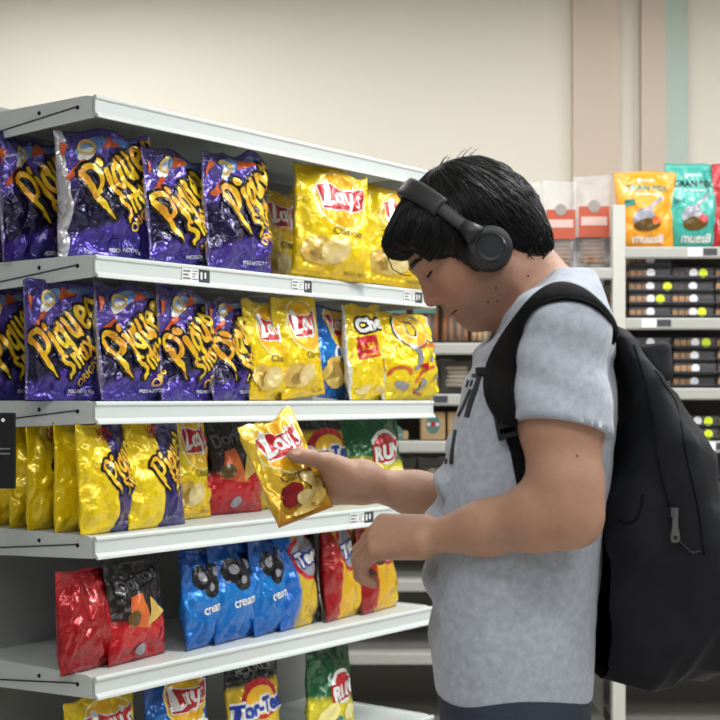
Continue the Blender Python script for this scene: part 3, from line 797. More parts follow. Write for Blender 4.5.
# plain pouch built from the same pillow
def back_bag(name, pxl, pxr, pyt, z, front, design, label, cat, T=.09, seed=1, yoff=.10, back=None, narrow=.03, flare=0.0, crump=.7, group=None):
    d = DB+yoff; W = (pxr-pxl)*d/F; H = CZ-(pyt-HOR)*d/F-z
    r = make_bag(name, W, H, T, front, back or front, design, seed, crump, 1.0, narrow, flare)
    r.location = ((.5*(pxl+pxr)-360)*d/F, d, z+.001); r.rotation_euler = (math.radians(-3), 0, 0)
    tag(r, label, cat, group); return r
def pouch_design(word1, col):
    o = []
    o.append(('small_lettering', place2(text('granola', .10, .02), .5, 1.20, 0, True), INK_W))
    o.append(('brand_lettering', place2(text(word1, .15, .035), .5, 1.06, 0, True), col))
    o.append(('small_lettering', place2(text('de frutos secos', .07, .012), .52, .95, 0, True), INK_W))
    o.append(('stamp_print', Flat().poly([(.12, .72), (.30, .76), (.28, .86), (.12, .84)]), INK_TEAL))
    o.append(('scoop_print', Flat().stroke([(.50, .66), (.76, .88)], .06), INK_GR))
    o.append(('bowl_print', Flat().ell(.44, .54, .20, .15, .3), INK_GR)); o.append(('grain_print', Flat().ell(.50, .40, .24, .11, .1), INK_BR))
    o.append(('fruit_print', Flat().ell(.66, .48, .08, .07), INK_R if col is INK_K else INK_O))
    o.append(('brand_lettering', place2(text('muesli', .20, .03, 1.1), .52, .17, 0, True), INK_W))
    return o
for kk_, (w_, c_) in {'p_or': ('GRAN MIX', INK_TEAL), 'p_te': ('GRAN MIX', INK_K)}.items():
    DESIGNS[kk_] = ([(a, cut(b, (.05, .055)), c) for a, b, c in pouch_design(w_, c_)], 1.38)
mt = lambda n, c: foil(n, ('y', [(0, c), (1, c)]), .42, .05, wrk=.25)
P_OR, P_TE, P_RD = mt('pouch_orange', srgb(238, 160, 24)), mt('pouch_teal', srgb(60, 172, 158)), mt('pouch_red', srgb(186, 30, 44))
back_bag('granola_pouch', 616, 675, 171, ZR[0], P_OR, 'p_or', 'orange granola pouch on top of the tray rack', 'pouch', seed=101, yoff=.08, flare=.14)
back_bag('granola_pouch', 666, 720, 165, ZR[0], P_TE, 'p_te', 'teal granola pouch on top of the tray rack', 'pouch', seed=102, yoff=.10, flare=.04)
back_bag('granola_pouch', 712, 768, 163, ZR[0], P_RD, 'p_te', 'red granola pouch on top of the tray rack', 'pouch', seed=103, yoff=.09)
back_bag('granola_pouch', 662, 690, 190, ZR[0], mt('pouch_dark', srgb(70, 52, 44)), 'none', 'brown pouch behind the orange and teal granola pouches', 'pouch', seed=104, yoff=.26)

# clear film packs: film, label, contents
M_FILM = mat('clear_film', srgb(236, 236, 240), .14, 0, .4, 40, trans=0.0, alpha=.20)
M_FILM2 = mat('thin_film', srgb(230, 226, 220), .2, 0, .3, 40, alpha=.12)
def clear_pack(name, pxl, pxr, pyt, z, fill, fh, lab, labcol, label, cat, seed, yoff=.12, biscuit=True, group=None):
    d = DB+yoff; W = (pxr-pxl)*d/F; H = CZ-(pyt-HOR)*d/F-z; T = .085
    r = make_bag(name, W, H, T, (M_FILM if cat == 'biscuit pack' else M_FILM2), (M_FILM if cat == 'biscuit pack' else M_FILM2), 'none', seed, .8, 1.0, .03, 0)
    r.location = ((.5*(pxl+pxr)-360)*d/F, d, z+.001)
    rr = random.Random(seed)
    n = max(3, int(fh*H/.016)) if biscuit else max(4, int(W*.8/.017)); 
    for k in range(n):
        mb = MB()
        if biscuit:
            z0 = .026+k*.0155; mb.tube([(0, 0, z0), (0, 0, z0+.004), (0, 0, z0+.009), (0, 0, z0+.013)], [W*.30, W*.34, W*.34, W*.30], 14); me = mb.build('biscuit', fill, r, True)
            me.location = (rr.uniform(-.006, .006), 0, 0); me.scale = (1, .46, 1)
        else:
            x0 = -W*.40+W*.80*k/(n-1); mb.tube([(x0, -.012, .012), (x0+rr.uniform(-.006, .006), -.012, fh*H)], [.0095, .0095], 8); mb.build('breadstick', fill, r, True)
    if lab:
        z0, z1 = lab
        mb = MB(); yl = -T/2-.0035
        mb.box(-W*.40, W*.40, yl, yl+.0015, z0*H, z1*H); lb = mb.build('paper_label', labcol, r)
        mb = MB(); mb.box(-W*.34, W*.34, yl-.0012, yl, (z0+(z1-z0)*.38)*H, (z0+(z1-z0)*.66)*H); mb.build('label_band', mat('band_pink', srgb(206, 176, 168), .6), lb)
        mb = MB(); mb.disc((0, yl-.0002, (z1)*H), (0, -1, 0), W*.16, 16, th=.002); mb.build('label_badge', mat('badge_grey', srgb(150, 140, 136), .5), lb)
    tag(r, label, cat, group); return r
M_COOK = mat('biscuit_brown', srgb(150, 112, 82), .8, 0, .4, 90, .2, 40); M_STICK = mat('breadstick_orange', srgb(166, 104, 60), .75, 0, .3, 90, .2, 40); M_BREAD = mat('bread_tan', srgb(196, 158, 112), .8, 0, .4, 80, .2, 30)
M_LRED = mat('label_red', srgb(178, 78, 52), .6); M_LTEAL = mat('label_teal', srgb(96, 140, 132), .5)
clear_pack('biscuit_pack', 573, 611, 176, ZL[0], M_COOK, .34, (.34, .66), M_LRED, 'clear biscuit pack with red label next to the orange pouch', 'biscuit pack', 111)
clear_pack('biscuit_pack', 541, 577, 181, ZL[0], M_COOK, .34, (.34, .66), M_LRED, 'clear biscuit pack with red label just right of the hair', 'biscuit pack', 112)
clear_pack('biscuit_pack', 506, 543, 182, ZL[0], M_COOK, .34, (.34, .66), M_LRED, 'clear biscuit pack mostly behind the back of the head', 'biscuit pack', 113)
for k, (a, b) in enumerate([(402, 437), (436, 470), (470, 506)]):
    clear_pack('biscuit_pack', a, b, 182, ZL[0], M_COOK, .34, (.34, .66), M_LRED, 'clear biscuit pack behind the head, %s from the snack shelves' % ['first', 'second', 'third'][k], 'biscuit pack', 114+k)
sp_ = [(574, 610, .8), (538, 572, .8), (500, 536, .8), (470, 500, .5), (441, 468, .75), (410, 438, .75), (380, 408, .75)]
for k, (a, b, fh) in enumerate(sp_):
    clear_pack('breadstick_pack', a, b, 284 if k < 3 else (312 if k == 3 else 296), ZL[1], M_STICK if k != 3 else M_BREAD, fh, (.62, .86) if k > 3 else None, M_LTEAL, 'breadstick pack on the second bread rack shelf, %s from the right post' % ['first', 'second', 'third', 'fourth', 'fifth', 'sixth', 'seventh'][k], 'bread pack', 121+k, biscuit=False)
M_CREAM = mat('cracker_cream', srgb(200, 184, 160), .8, 0, .3, 80, .2, 30); M_DKB = mat('cookie_dark', srgb(110, 86, 72), .8, 0, .3, 80, .2, 30)
for k, (a, b) in enumerate([(384, 414), (415, 440), (440, 474), (474, 506), (508, 542), (544, 576), (578, 610)]):
    clear_pack('cracker_pack', a, b, 360, ZL[2], M_CREAM if k % 2 == 0 else M_DKB, .75, None, None, 'cracker pack on the third bread rack shelf, %s from the left' % ['first', 'second', 'third', 'fourth', 'fifth', 'sixth', 'seventh'][k], 'cracker pack', 131+k)
def label_pack(px, py, z, k):
    d = DB+.06; W = 25*d/F; H = CZ-(py-HOR)*d/F-z
    r = empty('toast_pack', ((px-360)*d/F, d, z+.001))
    mb = MB(); mb.box(-W/2, W/2, 0, .12, 0, H, bev=.008); mb.build('pack', mat('toast_pack_film', srgb(206, 172, 128), .4, 0, .3, 60, .2, 30), r)
    f = Flat().ell(0, H*.55, .026, .034)
    mb = MB(); mb.add([(p[0], -.0016, p[1]) for p in f.v], f.f); lb = mb.build('round_label', M_LTEAL, r)
    f = Flat().poly([(-.022, H*.50), (.022, H*.50), (.022, H*.62), (-.022, H*.62)])
    mb = MB(); mb.add([(p[0], -.0026, p[1]) for p in f.v], f.f); mb.build('label_band', M_CARD, lb)
    f = Flat().ell(0, H*.56, .010, .010)
    mb = MB(); mb.add([(p[0], -.0034, p[1]) for p in f.v], f.f); mb.build('label_dot', mat('label_dot_red', srgb(190, 40, 50), .5), lb)
    tag(r, 'tan toast pack on the fourth bread rack shelf, %s from the left' % ['first', 'second', 'third', 'fourth', 'fifth', 'sixth', 'seventh'][k], 'toast pack', 'toast packs')
for k in range(7): label_pack(402+27*k+(4 if k else -6), 412 if k else 431, ZL[3], k)
for k in range(7): clear_pack('roll_pack', 388+30*k, 416+30*k, 458, ZL[4], M_BREAD, .7, (.3, .7), M_LTEAL, 'bread roll pack on the fifth bread rack shelf, %s from the left' % ['first', 'second', 'third', 'fourth', 'fifth', 'sixth', 'seventh'][k], 'bread pack', 151+k)

# clamshell trays in stacks
M_TRAY = mat('tray_black', srgb(22, 22, 24), .35); M_LID = mat('tray_lid_clear', srgb(190, 190, 194), .15, 0, .1, 40, alpha=.12)
M_GOLD = mat('pastry_gold', srgb(184, 132, 76), .75, 0, .4, 90, .25, 50); M_PASTD = mat('pastry_dark', srgb(70, 54, 46), .75, 0, .4, 90, .25, 50)
M_STK = mat('sticker_white', srgb(222, 222, 228), .5); M_YDOT = mat('sticker_lime', srgb(214, 230, 40), .5)
tray_proto = {}
def tray(x, z, dark, dot, label, w=.155, h=.0445):
    r = empty('clamshell_tray', (x, DB+.03+random.uniform(0, .02), z+.0005))
    def part(n, key, fn, m):
        if key not in tray_proto: 
            mb = MB(); fn(mb); o = mb.build(n, m, r); tray_proto[key] = o.data
        else:
            o = bpy.data.objects.new(n, tray_proto[key]); COL.objects.link(o); o.parent = r
        return o
    part('base', 'base', lambda mb: mb.box(0, w, 0, .15, 0, .012, bev=.003), M_TRAY)
    for k in range(3):
        o = part('pastry', 'pd' if dark else 'pg', lambda mb: mb.box(0, w*.135, .01, .14, .0, .022, bev=.006), M_PASTD if dark else M_GOLD)
        o.location = (w*.03+k*w*.15, 0, .012)
    part('insert', 'ins', lambda mb: mb.box(w*.50, w*.97, .012, .14, .012, .034, bev=.003), M_TRAY)
    part('lid', 'lid', lambda mb: mb.box(.002, w-.002, .003, .147, .012, h-.002, bev=.004), M_LID)
    part('rim', 'rim', lambda mb: mb.box(-.002, w+.002, -.003, .15, .010, .0135), mat('tray_rim', srgb(84, 84, 88), .3))
    part('sticker', 'stk', lambda mb: mb.disc((w*.50, .0025, .024), (0, -1, 0), .0155, 16, th=.0012), M_STK)
    if dot:
        o = part('price_dot', 'dot', lambda mb: mb.disc((0, .001, .023), (0, -1, 0), .0165, 16, th=.0015), M_YDOT); o.location = (w*dot, 0, 0)
    tag(r, label, 'pastry tray', 'clamshell pastry trays')
ords = ['bottom', 'second', 'third', 'fourth', 'fifth', 'sixth']
shelves_r = [('under the granola pouches', ZR[1], [(631, [(0, 0), (0, .72), (0, .9), (0, 0), (0, 0)]), (674, [(0, .7), (0, 0), (1, 0), (1, .72)]), (718, [(0, 0), (1, .6), (0, .6), (0, 0)]), (762, [(0, 0), (0, 0), (0, .7)])]),
             ('on the third tray rack shelf', ZR[2], [(631, [(0, 0), (0, .7), (0, 0), (1, 0)]), (676, [(0, 0), (0, 0), (0, 0), (0, .75)]), (720, [(0, 0), (1, 0), (0, .7), (0, 0)]), (763, [(0, 0), (0, 0), (0, 0)])]),
             ('on the fourth tray rack shelf', ZR[3], [(631, [(1, 0), (0, 0)]), (678, [(1, .75), (1, .75)]), (722, [(0, 0), (0, .7)])]),
             ('on the fifth tray rack shelf', ZR[4], [(634, [(1, 0), (0, 0), (0, 0)]), (680, [(1, .75), (1, 0), (0, 0)]), (724, [(0, 0), (0, .7)])])]
for (nm, z, st) in shelves_r:
    for si, (px, lst) in enumerate(st):
        for k, (dk, dt) in enumerate(lst):
            tray(bx(px), z+k*.0465, dk, dt, 'clear pastry tray %s, %s from bottom, %s stack' % (nm, ['lowest', 'second', 'third', 'fourth', 'fifth'][k], ['leftmost', 'second', 'third', 'fourth'][si]))
# shelf-edge tags of the racks
def back_tag(px, z, label, dark=True):
    r = empty('shelf_tag', (bx(px), DB-.0105, z-.036))
    mb = MB(); mb.box(0, .052, -.0016, 0, .002, .032); mb.build('card', M_CARD, r)
    if dark: mb = MB(); mb.box(.056, .105, -.0016, 0, .006, .030); mb.build('dark_block', MATS['tag_dark'], r)
    tag(r, label, 'price tag', 'price tags on the back racks')
back_tag(687, ZR[0], 'price tag below the teal granola pouch'); back_tag(641, ZR[1], 'price tag below the leftmost tray stack')
back_tag(418, ZL[2], 'price tag on the bread rack left of the chest'); back_tag(700, ZR[3], 'price tag on the rack rail right of the backpack')
# ------------------------------------------------------------------ distance-field sculpting (smooth unions, meshed by surface nets)
class Field:
    def __init__(s, lo, hi, h):
        s.lo = np.array(lo, float); s.h = h
        s.n = np.ceil((np.array(hi, float)-s.lo)/h).astype(int)+1
        s.D = np.full(tuple(s.n), .08, np.float32)
    def block(s, a, b, pad):
        i0 = np.maximum(np.floor((np.minimum(a, b)-pad-s.lo)/s.h).astype(int), 0); i1 = np.minimum(np.ceil((np.maximum(a, b)+pad-s.lo)/s.h).astype(int)+1, s.n)
        if np.any(i1 <= i0): return None
        ax = [s.lo[k]+s.h*np.arange(i0[k], i1[k]) for k in range(3)]
        X, Y, Z = np.meshgrid(*ax, indexing='ij', sparse=True)
        return tuple(slice(i0[k], i1[k]) for k in range(3)), X.astype(np.float32), Y.astype(np.float32), Z.astype(np.float32)
    def comb(s, sl, d, k, op):
        A = s.D[sl]
        if op == 'u':
            if k > 0:
                hh = np.clip(.5+.5*(A-d)/k, 0, 1); s.D[sl] = A*(1-hh)+d*hh-k*hh*(1-hh)
            else: s.D[sl] = np.minimum(A, d)
        elif op == 's':
            if k > 0:
                hh = np.clip(.5-.5*(A+d)/k, 0, 1); s.D[sl] = A*(1-hh)-d*hh+k*hh*(1-hh)
            else: s.D[sl] = np.maximum(A, -d)
    def cone(s, a, b, r0, r1, k=.01, op='u', flat=None):
        a = np.array(a, float); b = np.array(b, float)
        bl = s.block(a, b, max(r0, r1)+.05+k)
        if bl is None: return
        sl, X, Y, Z = bl
        ba = b-a; L2 = float(ba@ba)+1e-12
        t = np.clip(((X-a[0])*ba[0]+(Y-a[1])*ba[1]+(Z-a[2])*ba[2])/L2, 0, 1)
        d = np.sqrt((X-a[0]-t*ba[0])**2+(Y-a[1]-t*ba[1])**2+(Z-a[2]-t*ba[2])**2)-(r0+(r1-r0)*t)
        s.comb(sl, d, k, op)
    def chain(s, pts, rs, k=.01, op='u'):
        for i in range(len(pts)-1): s.cone(pts[i], pts[i+1], rs[i], rs[i+1], k, op)
    def ell(s, c, r, k=.01, op='u', R=None):
        c = np.array(c, float); r = np.array(r, float); m = r.max()
        bl = s.block(c, c, m+.05+k)
        if bl is None: return
        sl, X, Y, Z = bl
        x, y, z = X-c[0], Y-c[1], Z-c[2]
        if R is not None:
            R = np.array(R, float)            # columns: local axes in place coordinates
            x, y, z = x*R[0, 0]+y*R[1, 0]+z*R[2, 0], x*R[0, 1]+y*R[1, 1]+z*R[2, 1], x*R[0, 2]+y*R[1, 2]+z*R[2, 2]
        k0 = np.sqrt((x/r[0])**2+(y/r[1])**2+(z/r[2])**2); k1 = np.sqrt((x/r[0]**2)**2+(y/r[1]**2)**2+(z/r[2]**2)**2)+1e-9
        s.comb(sl, k0*(k0-1)/k1, k, op)
    def loft(s, secs, k=.02, op='u', n=2.4):
        """secs: (z, cx, cy, half depth x, half width y) from top to bottom or back"""
        S = np.array(sorted(secs)); zz = S[:, 0]
        a = np.array([S[:, 1].min()-S[:, 3].max(), S[:, 2].min()-S[:, 4].max(), zz[0]]); b = np.array([S[:, 1].max()+S[:, 3].max(), S[:, 2].max()+S[:, 4].max(), zz[-1]])
        sl, X, Y, Z = s.block(a, b, .05)
        z1 = Z.ravel(); q = [np.interp(z1, zz, S[:, i]).reshape(Z.shape).astype(np.float32) for i in (1, 2, 3, 4)]
        kk = (np.abs((X-q[0])/q[2])**n+np.abs((Y-q[1])/q[3])**n)**(1/n)
        d = (kk-1)*np.minimum(q[2], q[3])*.9
        d = np.maximum(d, np.maximum(zz[0]-Z, Z-zz[-1]))
        s.comb(sl, d.astype(np.float32), k, op)
    def plane(s, p, nrm, a, b, k=0.0):
        """remove what lies on the side nrm points to, within the box a..b"""
        sl, X, Y, Z = s.block(np.array(a), np.array(b), 0)
        nrm = np.array(nrm, float); nrm /= np.linalg.norm(nrm)
        d = (X-p[0])*nrm[0]+(Y-p[1])*nrm[1]+(Z-p[2])*nrm[2]
        s.D[sl] = np.maximum(s.D[sl], d)
    def mesh(s):
        D = s.D; S = D < 0; nx, ny, nz = D.shape
        c = S[:-1, :-1, :-1].astype(np.int8)
        for i in (0, 1):
            for j in (0, 1):
                for k in (0, 1):
                    if i+j+k: c = c+S[i:nx-1+i, j:ny-1+j, k:nz-1+k]
        act = (c > 0) & (c < 8); I = np.argwhere(act)
        vid = np.full(act.shape, -1, np.int32); vid[act] = np.arange(len(I))
        acc = np.zeros((len(I), 3)); cnt = np.zeros(len(I))
        cor = {}
        for i in (0, 1):
            for j in (0, 1):
                for k in (0, 1): cor[(i, j, k)] = D[I[:, 0]+i, I[:, 1]+j, I[:, 2]+k].astype(float)
        for a in cor:
            for ax in range(3):
                if a[ax]: continue
                b = list(a); b[ax] = 1; b = tuple(b)
                da, db = cor[a], cor[b]; m = (da < 0) != (db < 0)
                t = np.where(m, da/np.where(m, da-db, 1), 0)
                p = np.tile(np.array(a, float), (len(I), 1)); p[:, ax] += t
                acc[m] += p[m]; cnt[m] += 1
        V = s.lo+s.h*(I+acc/cnt[:, None])
        Fs = []
        for ax in range(3):
            o1, o2 = [(1, 2), (2, 0), (0, 1)][ax]
            sl0 = [slice(None)]*3; sl1 = [slice(None)]*3; sl0[ax] = slice(0, -1); sl1[ax] = slice(1, None)
            A, B = S[tuple(sl0)], S[tuple(sl1)]
            E = np.argwhere(A != B); ok = (E[:, o1] > 0) & (E[:, o2] > 0) & (E[:, o1] < D.shape[o1]-1) & (E[:, o2] < D.shape[o2]-1); E = E[ok]
            ins = A[E[:, 0], E[:, 1], E[:, 2]]
            def g(d1, d2):
                q = E.copy(); q[:, o1] -= d1; q[:, o2] -= d2; return vid[q[:, 0], q[:, 1], q[:, 2]]
            q = np.stack([g(1, 1), g(0, 1), g(0, 0), g(1, 0)], 1)
            q[~ins] = q[~ins][:, ::-1]; Fs.append(q)
        return V, np.concatenate(Fs)
def relax(V, Fq, it=2, lam=.5):
    for _ in range(it):
        acc = np.zeros_like(V); cnt = np.zeros(len(V))
        for a in range(4):
            b = (a+1) % 4
            np.add.at(acc, Fq[:, a], V[Fq[:, b]]); np.add.at(cnt, Fq[:, a], 1)
            np.add.at(acc, Fq[:, b], V[Fq[:, a]]); np.add.at(cnt, Fq[:, b], 1)
        V = V*(1-lam)+lam*acc/np.maximum(cnt, 1)[:, None]
    return V
def quad_obj(name, V, Fq, m, parent=None, attr=None):
    me = bpy.data.meshes.new(name)
    me.vertices.add(len(V)); me.vertices.foreach_set('co', np.asarray(V, np.float32).ravel())
    me.loops.add(len(Fq)*4); me.loops.foreach_set('vertex_index', np.asarray(Fq, np.int32).ravel())
    me.polygons.add(len(Fq)); me.polygons.foreach_set('loop_start', np.arange(0, len(Fq)*4, 4, dtype=np.int32))
    me.update(calc_edges=True); me.validate()
    me.polygons.foreach_set('use_smooth', [True]*len(me.polygons))
    if attr is not None:
        ca = me.color_attributes.new('tint', 'FLOAT_COLOR', 'POINT')
        ca.data.foreach_set('color', np.asarray(attr, np.float32).ravel())
    o = bpy.data.objects.new(name, me); COL.objects.link(o)
    if m: me.materials.append(m)
    if parent: o.parent = parent
    return o

# ------------------------------------------------------------------ the man: joints
DM = 2.15                                  # distance of his middle
EAR = P(484, 255, DM)                      # middle between the ears
PIT = math.radians(40)
HA = np.array([math.cos(PIT), 0, math.sin(PIT)])       # back of the head (face is -HA)
HB = np.array([0, 1.0, 0])                              # away from the camera: his right
HC = np.array([-math.sin(PIT), 0, math.cos(PIT)])      # crown
HR = np.stack([HA, HB, HC], 1)
def HP(a, y, b): return EAR+HA*a+HB*y+HC*b
def Hloc(V): return (V-EAR)@HR

man = empty('person', (P(520, 0, DM)[0], DM, 0))
tag(man, 'person in grey t-shirt and black headphones looking down at a chip bag', 'person')
def kid(o):
    o.parent = man; o.matrix_parent_inverse = Matrix.Translation(man.location).inverted(); return o

SHL, ELL, WRL = P(557, 335, 1.985), P(567, 513, 1.93), P(430, 537, 2.02)
SHR, ELR, WRR = P(540, 345, 2.33), P(515, 516, 2.43), P(362, 482, 2.33)
body = Field((-.16, 1.84, .80), (.48, 2.56, 1.74), .0035)
# torso core and neck
TORSO = [(0.88, .234, DM, .118, .165), (0.98, .232, DM, .126, .172), (1.08, .233, DM, .132, .170), (1.15, .239, DM, .134, .165), (1.22, .252, DM, .131, .168), (1.30, .266, DM, .123, .175), (1.37, .277, DM, .110, .165), (1.43, .288, DM, .087, .13), (1.47, .296, DM, .06, .09)]
body.loft([(z-(.04 if z < .9 else 0), x, y, a-.016, b-.016) for z, x, y, a, b in TORSO], .02)
NB = P(553, 322, DM)
body.cone(NB, P(506, 276, DM), .060, .057, .03)
body.cone(P(556, 300, DM), P(523, 262, DM), .045, .046, .03)
for s_, sh in ((-1, SHL), (1, SHR)):
    body.cone(NB+np.array([.01, s_*.02, 0]), sh, .052, .056, .04)
# head
H = body
H.ell(HP(-.004, 0, .048), (.092, .074, .088), .02, R=HR)
H.ell(HP(-.046, 0, .002), (.046, .056, .070), .03, R=HR)
for s_ in (-1, 1):
    H.cone(HP(-.004, s_*.050, -.040), HP(-.070, s_*.016, -.066), .020, .015, .03)
    H.cone(HP(.002, s_*.055, -.010), HP(-.004, s_*.050, -.042), .018, .020, .03)
    H.ell(HP(-.060, s_*.042, .002), (.024, .018, .018), .02, R=HR)
    H.cone(HP(-.089, s_*.012, .052), HP(-.070, s_*.050, .051), .0115, .010, .012)
H.cone(HP(-.03, 0, -.060), HP(.02, 0, -.045), .040, .045, .03)
for s_ in (-1, 1): H.ell(HP(-.034, s_*.040, -.026), (.042, .019, .032), .025, R=HR)
H.ell(HP(-.074, 0, -.028), (.026, .034, .034), .02, R=HR)
H.ell(HP(-.077, 0, -.066), (.016, .020, .015), .012, R=HR)
for s_ in (-1, 1):
    H.ell(HP(-.098, s_*.032, .033), (.015, .018, .0115), .010, 's', R=HR)
    H.ell(HP(-.0765, s_*.032, .034), (.0130, .0145, .0125), .004, R=HR)
H.cone(HP(-.090, 0, .038), HP(-.106, 0, .0025), .0080, .0100, .008)
H.ell(HP(-.1065, 0, -.0025), (.0105, .0115, .0095), .006, R=HR)
for s_ in (-1, 1): H.ell(HP(-.097, s_*.0140, -.007), (.0115, .0075, .0080), .004, R=HR)
for s_ in (-1, 1): H.ell(HP(-.1005, s_*.0085, -.0150), (.0065, .0045, .0040), .002, 's', R=HR)
for s_ in (-1, 1): H.chain([HP(-.088, s_*.0235, -.004), HP(-.084, s_*.029, -.018), HP(-.079, s_*.031, -.032)], [.0022, .0026, .0016], .005, 's')
H.chain([HP(-.084, -.022, -.037), HP(-.0975, -.009, -.0345), HP(-.0990, 0, -.0345), HP(-.0975, .009, -.0345), HP(-.084, .022, -.037)], [.0035, .0066, .006, .0066, .0035], .004)
H.chain([HP(-.081, -.021, -.043), HP(-.089, -.008, -.0485), HP(-.089, .008, -.0485), HP(-.081, .021, -.043)], [.0035, .0075, .0075, .0035], .004)
H.chain([HP(-.080, -.027, -.040), HP(-.098, -.010, -.0412), HP(-.098, .010, -.0412), HP(-.080, .027, -.040)], [.0022, .0022, .0022, .0022], .0012, 's')
for s_ in (-1, 1): H.ell(HP(.008, s_*.079, .004), (.018, .007, .030), .006, R=HR)
# arms
def lerp(a, b, t): return a+(b-a)*t
body.chain([SHL, lerp(SHL, ELL, .5), lerp(SHL, ELL, .85), ELL], [.058, .053, .047, .042], .03)
body.chain([ELL, lerp(ELL, WRL, .22), lerp(ELL, WRL, .6), WRL], [.038, .041, .032, .0235], .03)
body.ell(ELL+np.array([.010, .004, -.012]), (.036, .036, .034), .02)
body.chain([SHR, lerp(SHR, ELR, .5), ELR], [.055, .05, .042], .03)
body.chain([ELR, lerp(ELR, WRR, .25), lerp(ELR, WRR, .65), WRR], [.038, .043, .034, .027], .03)

# --- left hand: lowered, knuckles towards the shelf, fingers curled
def nrmz(v): v = np.array(v, float); return v/np.linalg.norm(v)
def finger(base, dirs, lens, rs, k=.006):
    pts = [np.array(base, float)]
    for d_, l_ in zip(dirs, lens): pts.append(pts[-1]+nrmz(d_)*l_)
    body.chain(pts, rs, k); return pts
wl = WRL
fw = nrmz(P(391, 537, 2.05)-wl)                       # wrist to knuckles
ac = nrmz(np.array([.0, .80, .60])); ac = nrmz(ac-fw*(ac@fw))     # across the knuckles, towards the index finger (away and up)
bk = np.cross(ac, fw); bk = bk if bk[2] > 0 else -bk              # back of the hand faces up and towards the camera
KL = []
for i, (off, ln) in enumerate([(.030, .086), (.010, .090), (-.010, .086), (-.029, .078)]):
    kn = wl+fw*ln+ac*off; KL.append(kn)
    body.cone(wl+fw*.012+ac*off*.55, kn, .021, .0135, .014)
for i, (kn, ls) in enumerate(zip(KL, [(.042, .026, .020), (.046, .030, .021), (.043, .028, .020), (.035, .021, .018)])):
    finger(kn, [fw*.75-bk*.55-ac*.25, -bk*.8+fw*.1-ac*.35, -bk*.55-fw*.8-ac*.1], ls, [.0125, .0105, .0092, .0075], .004)
finger(wl+fw*.030+ac*.026-bk*.014, [fw*.7+ac*.35-bk*.6, fw*.9-bk*.55, fw*.8-bk*.6-ac*.2], [.040, .032, .026], [.016, .0125, .011, .0085], .008)

# --- right hand: thumb on the front of the chip bag, fingers behind it
BC = P(286.5, 468, 2.27); BW, BH = .118, .172
bwx = nrmz([.080, .072, .026]); bup = np.array([-.466, 0, .883]); bup = nrmz(bup-bwx*(bup@bwx)); bn = np.cross(bwx, bup)    # bn faces the camera side
if bn[1] > 0: bn = -bn
TH = P(291, 455, 2.235); 
edge = BC+bwx*(BW/2)                                   # middle of the right edge
wr = WRR
web = P(335, 470, 2.30)
body.chain([wr, P(345, 478, 2.315), web], [.029, .027, .023], .02)
body.chain([web, P(327, 463, 2.285), P(310, 457.5, 2.255), P(298, 455.5, 2.243), TH], [.022, .0155, .0115, .0105, .0080], .012)
for (q, r0) in (((334, 484, 2.345), .020), ((337, 492, 2.34), .018), ((333, 476, 2.345), .020), ((340, 486, 2.32), .022)):
    body.cone(wr, P(*q), .026, r0, .02)
for i, (p0, dy) in enumerate([((331, 472, 2.352), -4), ((330, 481, 2.356), 0), ((331, 489, 2.352), 3), ((333, 496, 2.342), 6)]):
    a = P(*p0); b = BC+bwx*.016-bn*.043+bup*(.030-.020*i); c = BC-bwx*.022-bn*.036+bup*(.028-.019*i)
    body.chain([a, lerp(a, b, .55)-bn*.004, b, c], [.0135, .011, .010, .0078], .008)
V_, F_ = body.mesh(); V_ = relax(V_, F_, 1, .35)
# inherent colouring: lips, stubble, redder nose and knuckles
L_ = Hloc(V_); tint = np.ones((len(V_), 4), np.float32)
def blob(c, r): return np.exp(-(((L_-np.array(c))/np.array(r))**2).sum(1))
skin = np.array([.40, .215, .140])
colr = np.tile(skin, (len(V_), 1))
beard = np.clip(blob((-.07, 0, -.055), (.035, .05, .024))+.8*blob((-.095, 0, -.024), (.02, .022, .008))+.5*blob((-.03, -.06, -.05), (.03, .03, .02)), 0, 1)
lips = np.clip(blob((-.092, 0, -.042), (.014, .024, .011))*1.3, 0, 1); nose = np.clip(blob((-.105, 0, -.003), (.02, .02, .014))+.7*blob((-.066, -.05, -.006), (.03, .03, .02)), 0, 1)
hd = np.clip(blob((-.03, 0, .0), (.10, .12, .12))*1.2, 0, 1)
colr = colr*(1-hd[:, None]*np.array([.02, .10, .12]))
colr = colr*(1-.40*beard[:, None]*np.array([1, .9, .8])); colr = colr*(1-lips[:, None]*.6)+np.array([.36, .13, .11])*lips[:, None]*.6
colr = colr*(1-nose[:, None]*np.array([-.06, .12, .14]))
tint[:, :3] = colr
M_SKIN = mat('skin', (.5, .28, .2, 1), .52, 0, .06, 160)
nt = M_SKIN.node_tree; b_ = nt.nodes['Principled BSDF']
at = nt.nodes.new('ShaderNodeVertexColor'); at.layer_name = 'tint'
nz = nt.nodes.new('ShaderNodeTexNoise'); nz.inputs['Scale'].default_value = 55; nz.inputs['Detail'].default_value = 4
tc_ = nt.nodes.new('ShaderNodeTexCoord'); nt.links.new(tc_.outputs['Object'], nz.inputs['Vector'])
mr = nt.nodes.new('ShaderNodeMapRange'); mr.inputs[3].default_value = .88; mr.inputs[4].default_value = 1.12; nt.links.new(nz.outputs['Fac'], mr.inputs[0])
mm = nt.nodes.new('ShaderNodeMix'); mm.data_type = 'RGBA'; mm.blend_type = 'MULTIPLY'; mm.inputs['Factor'].default_value = 1
nt.links.new(at.outputs['Color'], mm.inputs['A']); nt.links.new(mr.outputs[0], mm.inputs['B']); nt.links.new(mm.outputs['Result'], b_.inputs['Base Color'])
b_.inputs['Subsurface Weight'].default_value = .12; b_.inputs['Subsurface Radius'].default_value = (1, .35, .2); b_.inputs['Subsurface Scale'].default_value = .006
bod = kid(quad_obj('body', V_, F_, M_SKIN, None, tint))
